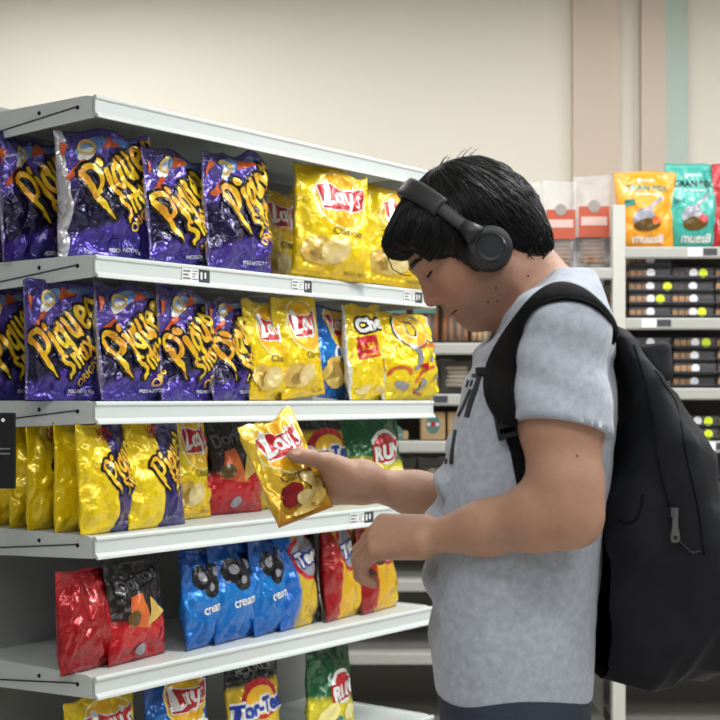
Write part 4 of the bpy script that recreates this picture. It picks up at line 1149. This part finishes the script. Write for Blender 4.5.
bvh_body = BVHTree.FromPolygons([tuple(v) for v in V_], [tuple(f) for f in F_])

# eyes, lashes, brows
M_HAIR = mat('hair_black', srgb(12, 11, 12), .52, 0, .0, 60, spec=.3)
for s_ in (-1, 1):
    mb = MB(); mb.tube([HP(-.0865, s_*.016, .0310), HP(-.0905, s_*.026, .0295), HP(-.0895, s_*.036, .0290), HP(-.082, s_*.047, .0310)], [.0010, .0018, .0022, .0014], 8)
    kid(mb.build('eyelashes', M_HAIR, None, True))
    mb = MB(); mb.tube([HP(-.0995, s_*.010, .053), HP(-.0975, s_*.024, .0575), HP(-.090, s_*.040, .0580), HP(-.076, s_*.054, .052)], [.0018, .0036, .0032, .0012], 8)
    kid(mb.build('eyebrow', M_HAIR, None, True))
def snap(px, py, d=2.02):
    """point of the skin seen at a column and row"""
    o_ = Vector((0, 0, CZ)); t_ = Vector(P(px, py, 3.0))-o_
    h_ = bvh_body.ray_cast(o_, t_.normalized()); return np.array(h_[0]) if h_[0] else P(px, py, d), (np.array(h_[1]) if h_[0] else np.array([0, -1, 0]))
mp_ = []
for (px, py) in ((457.5, 310), (455.5, 311), (453, 313), (451, 315)):
    p_, n_ = snap(px, py); mp_.append(p_+n_*.0002)
mb = MB(); mb.tube(mp_, [.0004, .0014, .0013, .0006], 8); kid(mb.build('mouth_line', mat('mouth_dark', srgb(40, 20, 18), .6), None, True))
M_MOLE = mat('mole', srgb(60, 34, 26), .6)
for (px, py) in ((488, 302), (497, 301), (496, 288), (528, 276), (577, 456)):
    p_, n_ = snap(px, py)
    mb = MB(); mb.disc(p_, n_, .0016, 8, th=.0006); kid(mb.build('mole', M_MOLE))

# ------------------------------------------------------------------ hair: volume, then locks laid over it
hf = Field(EAR-.2, EAR+.2, .0045)
hf.ell(HP(.014, 0, .057), (.096, .080, .091), .02, R=HR)
hf.ell(HP(.054, 0, .020), (.056, .074, .066), .03, R=HR)
hf.ell(HP(.062, 0, -.026), (.033, .062, .036), .025, R=HR)
hf.ell(HP(-.046, 0, .098), (.044, .068, .038), .025, R=HR)
hf.ell(HP(-.076, .0, .098), (.029, .056, .024), .02, R=HR)
hf.ell(HP(-.092, .002, .096), (.013, .038, .016), .015, R=HR)
for s_ in (-1, 1):
    hf.ell(HP(-.044, s_*.064, .064), (.040, .014, .032), .02, R=HR)
    hf.cone(HP(-.030, s_*.070, .04), HP(-.026, s_*.072, -.006), .015, .011, .012)
hf.ell(HP(-.106, 0, .010), (.062, .09, .048), .012, 's', R=HR)
hV, hF = hf.mesh(); hV = relax(hV, hF, 2)
hl = Hloc(hV); an = np.arctan2(hl[:, 1], hl[:, 2]-.03)
hV = hV+(hV-(EAR+HC*.05))*(.02*ridged(an*4+hl[:, 0]*6, hl[:, 0]*22, 5)+.012*ridged(an*11, hl[:, 0]*14+9, 8))[:, None]
hair = kid(quad_obj('hair', hV, hF, M_HAIR))
nt = M_HAIR.node_tree; b_ = nt.nodes['Principled BSDF']
b_.inputs['Anisotropic'].default_value = .5
bvh_h = BVHTree.FromPolygons([tuple(v) for v in hV], [tuple(f) for f in hF])
mb = MB(); rnd = random.Random(5)
whorl = HP(.045, 0, .152)
def lock(p0, dirv, n, step, r, lift, grav=.25):
    p = np.array(p0, float); d_ = nrmz(dirv); pts = []; rs = []
    for i in range(n):
        c_, nn, _, _ = bvh_h.find_nearest(Vector(p)); c_ = np.array(c_); nn = np.array(nn)
        tt = i/(n-1); q = c_+nn*(lift*(.35+tt))
        pts.append(q); rs.append(r*(1-.85*tt**1.5)+.0002)
        d_ = nrmz(d_-nn*(d_@nn)+np.array([0, 0, -grav])*.12); p = q+d_*step
    mb.tube(pts, rs, 4, cap=False)
for i in range(1500):
    th_ = rnd.uniform(0, 2*math.pi); ph = rnd.uniform(.05, 1)
    dirl = np.array([math.cos(th_), math.sin(th_), 0])
    st = HP(.03+dirl[0]*.12*ph, dirl[1]*.095*ph, .15-.10*ph*ph)
    c_, nn, _, _ = bvh_h.find_nearest(Vector(st))
    lc = Hloc(np.array(c_)[None])[0]
    fd = HA*(dirl[0] if lc[0] > -.02 else -1.0)+HB*dirl[1]*(1.0 if lc[0] > -.02 else .3)-HC*.25
    lock(np.array(c_), fd, 8, rnd.uniform(.007, .011), rnd.uniform(.0007, .0015), rnd.uniform(.0004, .0032))
for i in range(700):
    st = HP(rnd.uniform(.02, .12), rnd.choice((-1, -1, 1))*rnd.uniform(0, .09), rnd.uniform(-.03, .10))
    c_, nn, _, _ = bvh_h.find_nearest(Vector(st))
    lock(np.array(c_), HA*rnd.uniform(.0, .5)-HC*1.0+HB*rnd.uniform(-.2, .2), 8, rnd.uniform(.006, .010), rnd.uniform(.0008, .0016), rnd.uniform(.0004, .0034), .5)
hl_o = mb.build('hair_locks', M_HAIR, None, True); hl_o['kind'] = 'stuff'; kid(hl_o)
# loose strands: fringe loop before the brow, fly-aways at the crown
mb = MB()
mb.tube([HP(-.104, -.03, .104), HP(-.118, -.032, .090), HP(-.124, -.03, .072), HP(-.118, -.028, .056), HP(-.108, -.026, .046)], [.0010, .001, .0009, .0008, .0006], 5)
for i in range(46):
    c_, nn, _, _ = bvh_h.find_nearest(Vector(HP(rnd.uniform(-.12, .11), rnd.uniform(-.05, .05), .17))); c_ = np.array(c_); nn = np.array(nn)
    t_ = HA*rnd.uniform(-.2, 1)+HB*rnd.uniform(-.5, .5)
    mb.tube([c_, c_+nn*.003+t_*.010, c_+nn*.005+t_*.02, c_+nn*.004+t_*.03], [.0006, .0006, .0005, .0003], 4)
for i in range(40):
    c_, nn, _, _ = bvh_h.find_nearest(Vector(HP(rnd.uniform(.03, .10), rnd.uniform(-.08, .05), -.05))); c_ = np.array(c_)
    mb.tube([c_, c_+np.array([rnd.uniform(-.004, .004), 0, -.008]), c_+np.array([rnd.uniform(-.008, .006), 0, -.018])], [.0022, .0016, .0003], 4)
fs_ = mb.build('loose_strands', M_HAIR, None, True); fs_['kind'] = 'stuff'; kid(fs_)

# ------------------------------------------------------------------ t-shirt
sh = Field((.05, 1.84, .85), (.50, 2.50, 1.62), .0045)
for s_, a_, e_ in ((-1, SHL, ELL), (1, SHR, ELR)):
    sh.cone(NB+np.array([.022, s_*.03, .010]), a_+np.array([.004, 0, .006]), .058, .064, .05)
    sh.cone(a_, lerp(a_, e_, .75), .068, .072, .03)
    hp = lerp(a_, e_, .54); ax_ = nrmz(nrmz(e_-a_)+np.array([-.20, 0, 0]))
    y0_, y1_ = (1.84, 2.005) if s_ < 0 else (2.30, 2.50)
    sh.plane(hp, ax_, (.05, y0_, 1.12), (.47, y1_, a_[2]))
    sh.cone(lerp(a_, e_, .36), lerp(a_, e_, .9), .058, .062, .004, 's')
sh.loft(TORSO, .03)
sh.loft([(1.40, .286, DM, .095, .15), (1.46, .30, DM, .068, .115), (1.515, .318, DM, .03, .06)], .03)
sh.cone(P(572, 338, DM), P(500, 262, DM), .050, .078, .012, 's')
sh.cone(P(548, 300, DM), P(488, 318, DM), .045, .046, .012, 's')
sV, sF = sh.mesh(); sV = relax(sV, sF, 3)
# cloth folds
x_, y_, z_ = sV[:, 0], sV[:, 1], sV[:, 2]
msk = np.clip((1.36-z_)/.15, 0, 1)
diag = (x_-.2)*1.0+(z_-1.2)*1.25
fold = .0075*np.sin(diag*62+3*vnoise(x_*7, z_*7, 2))*np.clip((1.30-z_)/.10, 0, 1)*np.clip((.34-x_)/.10, 0, 1)*np.clip((z_-.93)/.1, .15, 1)
fold += .0030*np.sin((z_*60+x_*28)+4*vnoise(x_*9, z_*9, 4))*np.clip((z_-1.25)/.05, 0, 1)
fold += .004*fbm(x_*14+y_*6, z_*14-y_*5, 6)
hm_ = nrmz(nrmz(ELL-SHL)+np.array([-.20, 0, 0])); hd_ = (lerp(SHL, ELL, .54)-sV)@hm_
fold = fold*np.where(y_ < 2.06, np.clip((hd_-.012)/.03, 0, 1), 1)*np.clip((z_-.90)/.03, 0, 1)
rel_ = sV-SHL; ax0_ = nrmz(ELL-SHL); rad_ = np.linalg.norm(rel_-(rel_@ax0_)[:, None]*ax0_, axis=1)
near_ = (rad_ < .088) & (hd_ > -.012) & (hd_ < .008) & (y_ < 2.005)
sV[near_] += hm_*hd_[near_][:, None]
me_ = quad_obj('tshirt', sV, sF, None)
nn_ = np.zeros(len(sV)*3, np.float32); me_.data.vertices.foreach_get('normal', nn_); nn_ = nn_.reshape(-1, 3)
sV = sV+nn_*fold[:, None]
me_.data.vertices.foreach_set('co', sV.astype(np.float32).ravel()); me_.data.update()
M_SHIRT = mat('heather_grey_cotton', srgb(168, 174, 186), .9, 0, .15, 420, .34, 90, sheen=.2)
me_.data.materials.append(M_SHIRT); shirt = kid(me_)
bvh_s = BVHTree.FromPolygons([tuple(v) for v in sV], [tuple(f) for f in sF])

# thumbnail on the right hand
M_NAIL = mat('nail', srgb(206, 158, 140), .3)
def nail(px, py, dirpx, lx=.0075, wy=.0052):
    p_, n_ = snap(px, py); q_, _ = snap(px+dirpx[0], py+dirpx[1])
    t_ = nrmz(q_-p_); t_ = nrmz(t_-n_*(t_@n_)); s2 = np.cross(n_, t_)
    vv = [p_+n_*.0012]; ff2 = []
    for k in range(16):
        a = 2*math.pi*k/16; g = p_+t_*lx*math.cos(a)+s2*wy*math.sin(a)
        c2, n2, _, _ = bvh_body.find_nearest(Vector(g)); vv.append(np.array(c2)+np.array(n2)*.0006)
    for k in range(16): ff2.append((0, 1+k, 1+(k+1) % 16))
    kid(mesh_obj('thumbnail', vv, ff2, M_NAIL, None, True))
nail(296.5, 452.5, (6, 1))
# collar band of the t-shirt
cc = P(524, 300, DM); e1 = nrmz(P(558, 268, DM)-P(489, 331, DM))
rows = []
for q in (0.97, 1.04, 1.11, 1.17):
    ring = []
    for k in range(48):
        an = 2*math.pi*k/48
        p = cc+e1*.073*q*math.cos(an)+np.array([0, 1, 0])*.070*q*math.sin(an)
        c_, nn, _, _ = bvh_s.find_nearest(Vector(p)); ring.append(np.array(c_)+np.array(nn)*(.0035 if q < 1.15 and q > .98 else .0005))
    rows.append(ring)
cv = [p for r in rows for p in r]; cf = [(i*48+k, i*48+(k+1) % 48, (i+1)*48+(k+1) % 48, (i+1)*48+k) for i in range(3) for k in range(48)]
kid(mesh_obj('collar', cv, cf, mat('collar_rib', srgb(160, 166, 178), .9, 0, .3, 300, .1, 90), None, True))

def on_shirt(px, py, d=2.0, off=.002, bvh=None):
    bvh = bvh or bvh_s
    o_ = Vector((0, 0, CZ)); t_ = Vector(P(px, py, 3.0))-o_
    h_ = bvh.ray_cast(o_, t_.normalized())
    if h_[0] is None:
        h_ = bvh.find_nearest(Vector(P(px, py, d)))
    return np.array(h_[0]), np.array(h_[1])
def resample(pts, n):
    pts = np.array(pts, float); L = np.r_[0, np.cumsum(np.linalg.norm(np.diff(pts, axis=0), axis=1))]
    return np.stack([np.interp(np.linspace(0, L[-1], n), L, pts[:, k]) for k in range(pts.shape[1])], 1)
def ribbon(name, m, left, right, n=40, cols=7, th=.006, bvh=None, parent=None, smooth=6, puff=.35, d=2.0, lift=.0015):
    """a band laid over a surface between two edges"""
    A, B = resample(left, n), resample(right, n)
    pos = np.zeros((n, cols, 3)); nor = np.zeros((n, cols, 3))
    for i in range(n):
        for j in range(cols):
            q = A[i]+(B[i]-A[i])*j/(cols-1); pos[i, j], nor[i, j] = on_shirt(q[0], q[1], d, bvh=bvh)
    for _ in range(smooth):
        pos[1:-1] = .5*pos[1:-1]+.25*(pos[:-2]+pos[2:]); nor[1:-1] = .5*nor[1:-1]+.25*(nor[:-2]+nor[2:])
        pos[:, 1:-1] = .5*pos[:, 1:-1]+.25*(pos[:, :-2]+pos[:, 2:]); nor[:, 1:-1] = .5*nor[:, 1:-1]+.25*(nor[:, :-2]+nor[:, 2:])
    nor /= np.linalg.norm(nor, axis=2, keepdims=True)+1e-9
    bump = np.array([1-puff*abs(2*j/(cols-1)-1)**3 for j in range(cols)])
    top = pos+nor*(lift+th*bump)[None, :, None]; bot = pos-nor*.004
    v = list(top.reshape(-1, 3))+list(bot.reshape(-1, 3)); N = n*cols; f = []
    for i in range(n-1):
        for j in range(cols-1):
            a = i*cols+j; f.append((a, a+1, a+cols+1, a+cols)); f.append((N+a, N+a+cols, N+a+cols+1, N+a+1))
        for j in (0, cols-1):
            a = i*cols+j; f.append((a, a+cols, N+a+cols, N+a))
    for i in (0, n-1):
        for j in range(cols-1):
            a = i*cols+j; f.append((a, a+1, N+a+1, N+a))
    o = mesh_obj(name, v, f, m, parent, True); bm = bmesh.new(); bm.from_mesh(o.data); bmesh.ops.recalc_face_normals(bm, faces=bm.faces[:]); bm.to_mesh(o.data); bm.free()
    o.data.set_sharp_from_angle(angle=math.radians(50))
    return o, top

# black letters printed on the chest
M_PRINT = mat('shirt_print_black', srgb(34, 36, 46), .8)
def chest(name, l, r): 
    o, _ = ribbon(name, M_PRINT, l, r, 16, 4, .0006, smooth=1, puff=0, lift=.0012); kid(o)
chest('chest_lettering', [(479, 373), (474, 388), (468, 404), (465, 417)], [(482.5, 374), (478.5, 389), (472.5, 405), (469.5, 417.5)])
chest('chest_lettering', [(473, 374), (480, 374.5)], [(472, 377), (480, 378)])
chest('chest_lettering', [(470, 389), (465.5, 399), (460, 411), (457.5, 416)], [(472, 390), (467.5, 400), (462, 412), (459.5, 417)])
chest('chest_lettering', [(468, 380), (466, 387)], [(469.5, 380.5), (467.5, 387.5)])
chest('chest_lettering', [(472, 380), (470, 386)], [(473.3, 380.5), (471.3, 386.5)])
chest('chest_lettering', [(454.5, 430), (452, 445), (450, 464)], [(457, 430), (454.5, 446), (453, 464)])
chest('chest_lettering', [(446, 459), (445.5, 464)], [(447.5, 459), (447, 464)])

# ------------------------------------------------------------------ backpack
M_PACK = mat('backpack_nylon', srgb(21, 22, 27), .75, 0, .18, 500, .1, 30, spec=.22)
M_WEB = mat('backpack_webbing', srgb(13, 13, 16), .8, 0, .3, 500, spec=.15)
pk = empty('backpack', (P(665, 0, DM)[0], DM, .95)); tag(pk, 'black nylon backpack worn on the back with padded shoulder strap', 'backpack')
def pkid(o):
    o.parent = pk; o.matrix_parent_inverse = Matrix.Translation(pk.location).inverted(); return o
pf = Field((.36, 1.90, .86), (.72, 2.40, 1.50), .005)
PS = []
for (y, xl, xr, hw) in [(331, 616, 628, .06), (338, 611, 640, .095), (357, 612, 656, .125), (382, 615, 673, .138), (400, 617, 683, .142), (435, 617, 699, .146), (470, 614, 712, .148), (500, 606, 720, .15), (562, 585, 732, .15), (640, 588, 730, .148), (668, 592, 722, .138), (684, 600, 705, .12)]:
    z = CZ-(y-HOR)*2.08/F; x0 = (xl-360)*2.10/F; x1 = (xr-360)*2.10/F
    PS.append((z, (x0+x1)/2, DM+.005, (x1-x0)/2, hw))
pf.loft(PS, .0, n=3.0)
pf.loft([(.93, .545, DM+.005, .03, .10), (.97, .555, DM+.005, .045, .12), (1.10, .540, DM+.005, .042, .12), (1.16, .515, DM+.005, .03, .11)], .02, n=3)
pV, pF = pf.mesh(); pV = relax(pV, pF, 3)
o = quad_obj('pack_body', pV, pF, M_PACK)
n_ = np.zeros(len(pV)*3, np.float32); o.data.vertices.foreach_get('normal', n_); n_ = n_.reshape(-1, 3)
fx = .009*fbm(pV[:, 0]*11+pV[:, 1]*5, pV[:, 2]*7, 31)+.009*ridged(pV[:, 0]*9-pV[:, 2]*5, pV[:, 2]*4+pV[:, 1]*5, 33)
cr_ = (pV[:, 0]-.40)*.9+(pV[:, 2]-1.3)*.42
fx += .005*np.sin(cr_*75+2*vnoise(pV[:, 0]*6, pV[:, 2]*6, 3))*np.clip((pV[:, 2]-1.05)/.1, 0, 1)
pV = pV+n_*fx[:, None]; o.data.vertices.foreach_set('co', pV.astype(np.float32).ravel()); o.data.update(); pkid(o)
bvh_p = BVHTree.FromPolygons([tuple(v) for v in pV], [tuple(f) for f in pF])
# shoulder strap over the near shoulder, buckle and lower webbing
SL = [(616, 332), (613, 324), (595.5, 302), (580, 288), (562, 283), (544.5, 288), (529, 302), (515.5, 320), (502, 340), (491, 358), (485.5, 375.5), (485, 393), (491, 411), (499, 420)]
SR = [(619, 345), (612, 330), (600, 312), (586.7, 304), (564.5, 300), (546.7, 303), (533, 311), (525.5, 322), (520, 338), (516.7, 358), (514.5, 380), (515.5, 402), (517, 415), (518, 420)]
o, tp = ribbon('shoulder_strap', M_WEB, SL, SR, 56, 9, .009, smooth=10, puff=.5); pkid(o)
mb = MB(); ed = [tp[i, 8]+np.array([0, -.001, 0]) for i in range(0, 56, 1)]; mb.tube(ed, .0022, 6); pkid(mb.build('strap_piping', M_WEB, None, True))
o, tp2 = ribbon('lower_webbing', M_WEB, [(501, 424), (504.4, 433), (511, 451), (514, 470), (519, 496)], [(518, 424), (519, 434), (527, 455), (531, 472), (541, 494)], 24, 5, .003, smooth=6, puff=.1); pkid(o)
M_PLAS = mat('black_plastic', srgb(24, 24, 26), .4)
c_, nn = on_shirt(510, 427); nn = nrmz(nn+np.array([-.2, -.5, 0]))
dn = nrmz(P(514, 440, 2.0)-P(508, 418, 2.0)); dn = nrmz(dn-nn*(dn@nn)); ax_ = np.cross(dn, nn)
def obox(mb, c, A, B, C, a, b, cc_):
    v = [c+A*i*a+B*j*b+C*k*cc_ for i in (-1, 1) for j in (-1, 1) for k in (-1, 1)]
    mb.add(v, [(0, 1, 3, 2), (4, 6, 7, 5), (0, 4, 5, 1), (2, 3, 7, 6), (0, 2, 6, 4), (1, 5, 7, 3)])
mb = MB(); cb = c_+nn*.007
for q in (-.014, -.002, .012): obox(mb, cb+dn*q, ax_, dn, nn, .0145, .0032, .004)
for q in (-1, 1): obox(mb, cb+ax_*q*.0145, ax_, dn, nn, .0025, .017, .0045)
pkid(mb.build('buckle', M_PLAS))
o, _ = ribbon('sternum_tab', M_WEB, [(478, 369.5), (486, 369), (492, 370)], [(478.5, 375.5), (486, 377), (492, 377)], 10, 4, .004, smooth=2, puff=.1); pkid(o)
# seams, zip, handle
def seam(name, pts, r, m):
    q = resample(pts, 30); pp = [on_shirt(a, b, 2.02, bvh=bvh_p)[0] for a, b in q]
    pp = np.array(pp)
    for _ in range(3): pp[1:-1] = .5*pp[1:-1]+.25*(pp[:-2]+pp[2:])
    mb = MB(); mb.tube(list(pp+np.array([0, -.0008, 0])), r, 6); return pkid(mb.build(name, m, None, True))
seam('seam_piping', [(634, 345), (644, 375), (650, 410), (655, 445), (662, 480), (669, 506)], .0022, M_WEB)
seam('seam_piping', [(660, 362), (674, 392), (681, 425), (688, 465), (699, 510), (704, 555)], .0018, M_WEB)
seam('seam_piping', [(617, 519), (624, 523), (634, 522), (640, 512), (643, 495)], .0022, M_WEB)
seam('zip_track', [(677, 538), (684, 546), (692, 553), (700, 551)], .0018, M_PLAS)
M_ZIP = mat('zip_metal', srgb(120, 118, 116), .38, .8)
c_, nn = on_shirt(673.5, 512, 2.0, bvh=bvh_p); c_ = c_+np.array([0, -.006, 0])
zp = empty('zip_slider', (0, 0, 0)); 
bpy.data.objects.remove(zp)
X1, Z1, Y1 = np.array([1., 0, 0]), np.array([0, 0, 1.]), np.array([0, -1., 0])
mb = MB(); obox(mb, c_, X1, Z1, Y1, .0050, .0065, .003); obox(mb, c_+Y1*.004-Z1*.001, X1, Z1, Y1, .002, .005, .002); sl_o = pkid(mb.build('zip_slider', M_ZIP))
mb = MB(); ct = c_+Y1*.004-Z1*.026
outl = [(-.0035, .020), (.0035, .020), (.0042, .004), (.0062, -.004), (.0066, -.011), (.0040, -.0165), (-.0040, -.0165), (-.0066, -.011), (-.0062, -.004), (-.0042, .004)]
v = [ct+X1*a+Z1*b+Y1*h for h in (0, .002) for a, b in outl]; mb.add(v, [tuple(range(10)), tuple(range(19, 9, -1))]+[(i, (i+1) % 10, 10+(i+1) % 10, 10+i) for i in range(10)]); pkid(mb.build('zip_pull', M_ZIP))
mb = MB(); mb.disc(ct-Z1*.0095+Y1*.0016, Y1, .0032, 12, th=.0008); pkid(mb.build('pull_hole', M_HOLE))
# folded grab handle
gf = Field(P(625, 400, 2.08)-np.array([0, .06, 0]), P(690, 325, 2.08)+np.array([0, .12, 0]), .004)
gf.cone(P(638, 350, 2.10), P(664, 349, 2.10), .008, .010, .006); gf.cone(P(663, 350, 2.10), P(666, 372, 2.09), .011, .012, .008)
gf.cone(P(650, 358, 2.10), P(662, 376, 2.09), .010, .011, .008); gf.cone(P(652, 352, 2.12), P(664, 374, 2.12), .010, .011, .008)
gV, gF = gf.mesh(); gV = relax(gV, gF, 2)
pkid(quad_obj('grab_handle', gV, gF, mat('handle_fabric', srgb(40, 41, 46), .8, 0, .2, 400, spec=.2)))
# ------------------------------------------------------------------ headphones
M_HP = mat('headphone_matte', srgb(34, 34, 36), .48, 0, .02, 200); M_HP2 = mat('headphone_pad', srgb(22, 22, 24), .55, 0, .1, 200); M_HP3 = mat('headphone_disc', srgb(38, 40, 44), .30)
hp_ = empty('headphones', EAR); tag(hp_, 'black over-ear headphones worn across the dark hair', 'headphones')
def hkid(o):
    o.parent = hp_; o.matrix_parent_inverse = Matrix.Translation(hp_.location).inverted(); return o
ee = nrmz([-77, 0, 66]); ff = nrmz(np.cross(ee, [0, 1., 0])); ff = ff if ff[0] > 0 else -ff
def band(name, a0, a1, hw0, hw1, th, m, R_=(.104, .158), n=36):
    """band over the head from angle a0 to a1 (0 = near cup, 180 = far cup)"""
    v = []; f = []; sec = 10
    for i in range(n):
        a = math.radians(a0+(a1-a0)*i/(n-1)); hw = hw0+(hw1-hw0)*i/(n-1)
        c = EAR+np.array([0, -1., 0])*R_[0]*math.cos(a)*(1-.06*math.sin(a))+ee*R_[1]*math.sin(a)
        rd = nrmz(np.array([0, -1., 0])*math.cos(a)/R_[0]+ee*math.sin(a)/R_[1])
        for k in range(sec):
            t = 2*math.pi*k/sec; cx = np.sign(math.cos(t))*abs(math.cos(t))**.45; cy = np.sign(math.sin(t))*abs(math.sin(t))**.7
            v.append(c+ff*hw*cx+rd*th*cy)
    for i in range(n-1):
        for k in range(sec): f.append((i*sec+k, i*sec+(k+1) % sec, (i+1)*sec+(k+1) % sec, (i+1)*sec+k))
    f += [tuple(range(sec))[::-1], tuple((n-1)*sec+k for k in range(sec))]
    return hkid(mesh_obj(name, v, f, m, None, True))
band('headband', 36, 144, .0165, .0165, .0075, M_HP)
band('slider_arm', 10, 38, .0095, .0105, .0045, M_HP, n=14); band('slider_arm', 142, 170, .0105, .0095, .0045, M_HP, n=14)
def lathe(name, prof, c, axis, m, seg=32):
    axis = nrmz(axis); a = nrmz(np.cross(axis, [0.3, 0, 1.])); b = np.cross(axis, a); v = []; f = []
    for (r, h) in prof:
        for k in range(seg):
            t = 2*math.pi*k/seg; v.append(c+axis*h+(a*math.cos(t)+b*math.sin(t))*r)
    for i in range(len(prof)-1):
        for k in range(seg): f.append((i*seg+k, i*seg+(k+1) % seg, (i+1)*seg+(k+1) % seg, (i+1)*seg+k))
    f += [tuple(range(seg))[::-1], tuple((len(prof)-1)*seg+k for k in range(seg))]
    return soft(hkid(mesh_obj(name, v, f, m)), 35)
for s_ in (-1, 1):
    ax_ = np.array([0, s_*1.0, 0]); c = EAR+ax_*.078
    lathe('ear_cushion', [(.022, -.004), (.030, -.002), (.0345, .005), (.0345, .011), (.031, .016), (.028, .017)], c, ax_, M_HP2)
    lathe('ear_cup', [(.030, .015), (.0325, .017), (.0330, .025), (.031, .031), (.0275, .0335), (.0225, .034)], c, ax_, M_HP)
    lathe('cup_disc', [(.0225, .030), (.0225, .0345), (.0205, .0362), (.0195, .0350), (.0150, .0345), (.0140, .0352)], c, ax_, M_HP3)
    mb = MB(); mb.tube([c+ax_*.022+ee*.052, c+ax_*.025+ee*.040, c+ax_*.026+ee*.026], [.010, .013, .018], 10); hkid(mb.build('yoke', M_HP, None, True))

# ------------------------------------------------------------------ chip bag in the hand
hb = make_bag('held_chip_bag', BW, BH, .046, F_LAYG, F_LAYG, 'held', 91, 1.0, 1.0, .02, 0)
mw = Matrix(((bwx[0], -bn[0], bup[0]), (bwx[1], -bn[1], bup[1]), (bwx[2], -bn[2], bup[2]))).to_4x4()
hb.matrix_world = Matrix.Translation(Vector(BC-bup*BH/2)) @ mw
tag(hb, 'small golden chip bag held tilted in the right hand', 'chip bag')

# ------------------------------------------------------------------ trousers and shoes
jf = Field((.02, 1.88, .07), (.46, 2.42, .98), .006)
jf.loft([(.80, .236, DM, .110, .165), (.88, .235, DM, .116, .168), (.965, .234, DM, .112, .158)], .01)
for s_ in (-1, 1):
    y0 = DM+s_*.085
    jf.chain([(.235, y0, .82), (.225, DM+s_*.10, .50), (.245, DM+s_*.11, .12)], [.090, .068, .056], .03)
jf.plane((0, 0, .085), (0, 0, -1), (.02, 1.88, .07), (.46, 2.42, .2))
jV, jF = jf.mesh(); jV = relax(jV, jF, 1)
kid(quad_obj('trousers', jV, jF, mat('dark_denim', srgb(44, 50, 66), .85, 0, .2, 300, .2, 40)))
for s_ in (-1, 1):
    tf = Field((.0, DM+s_*.11-.08, -.02), (.36, DM+s_*.11+.08, .18), .005)
    y0 = DM+s_*.11
    tf.cone((.26, y0, .06), (.11, y0, .045), .048, .044, .02); tf.cone((.25, y0, .06), (.245, y0, .11), .045, .045, .02)
    tf.plane((0, 0, .022), (0, 0, -1), (.0, y0-.08, -.02), (.36, y0+.08, .1))
    v_, f_ = tf.mesh(); so = kid(quad_obj('shoe', v_, f_, mat('shoe_black', srgb(30, 30, 32), .6)))
    mb = MB(); mb.prism([(.095+.19*t+.0, y0+w_) for t, w_ in [(-.16, 0), (-.05, .036), (.3, .046), (.8, .045), (1.05, .03), (1.1, 0), (1.05, -.03), (.8, -.045), (.3, -.046), (-.05, -.036)]], 2, 0.0, .024); kid(mb.build('shoe_sole', mat('sole_white', srgb(210, 208, 204), .6)))
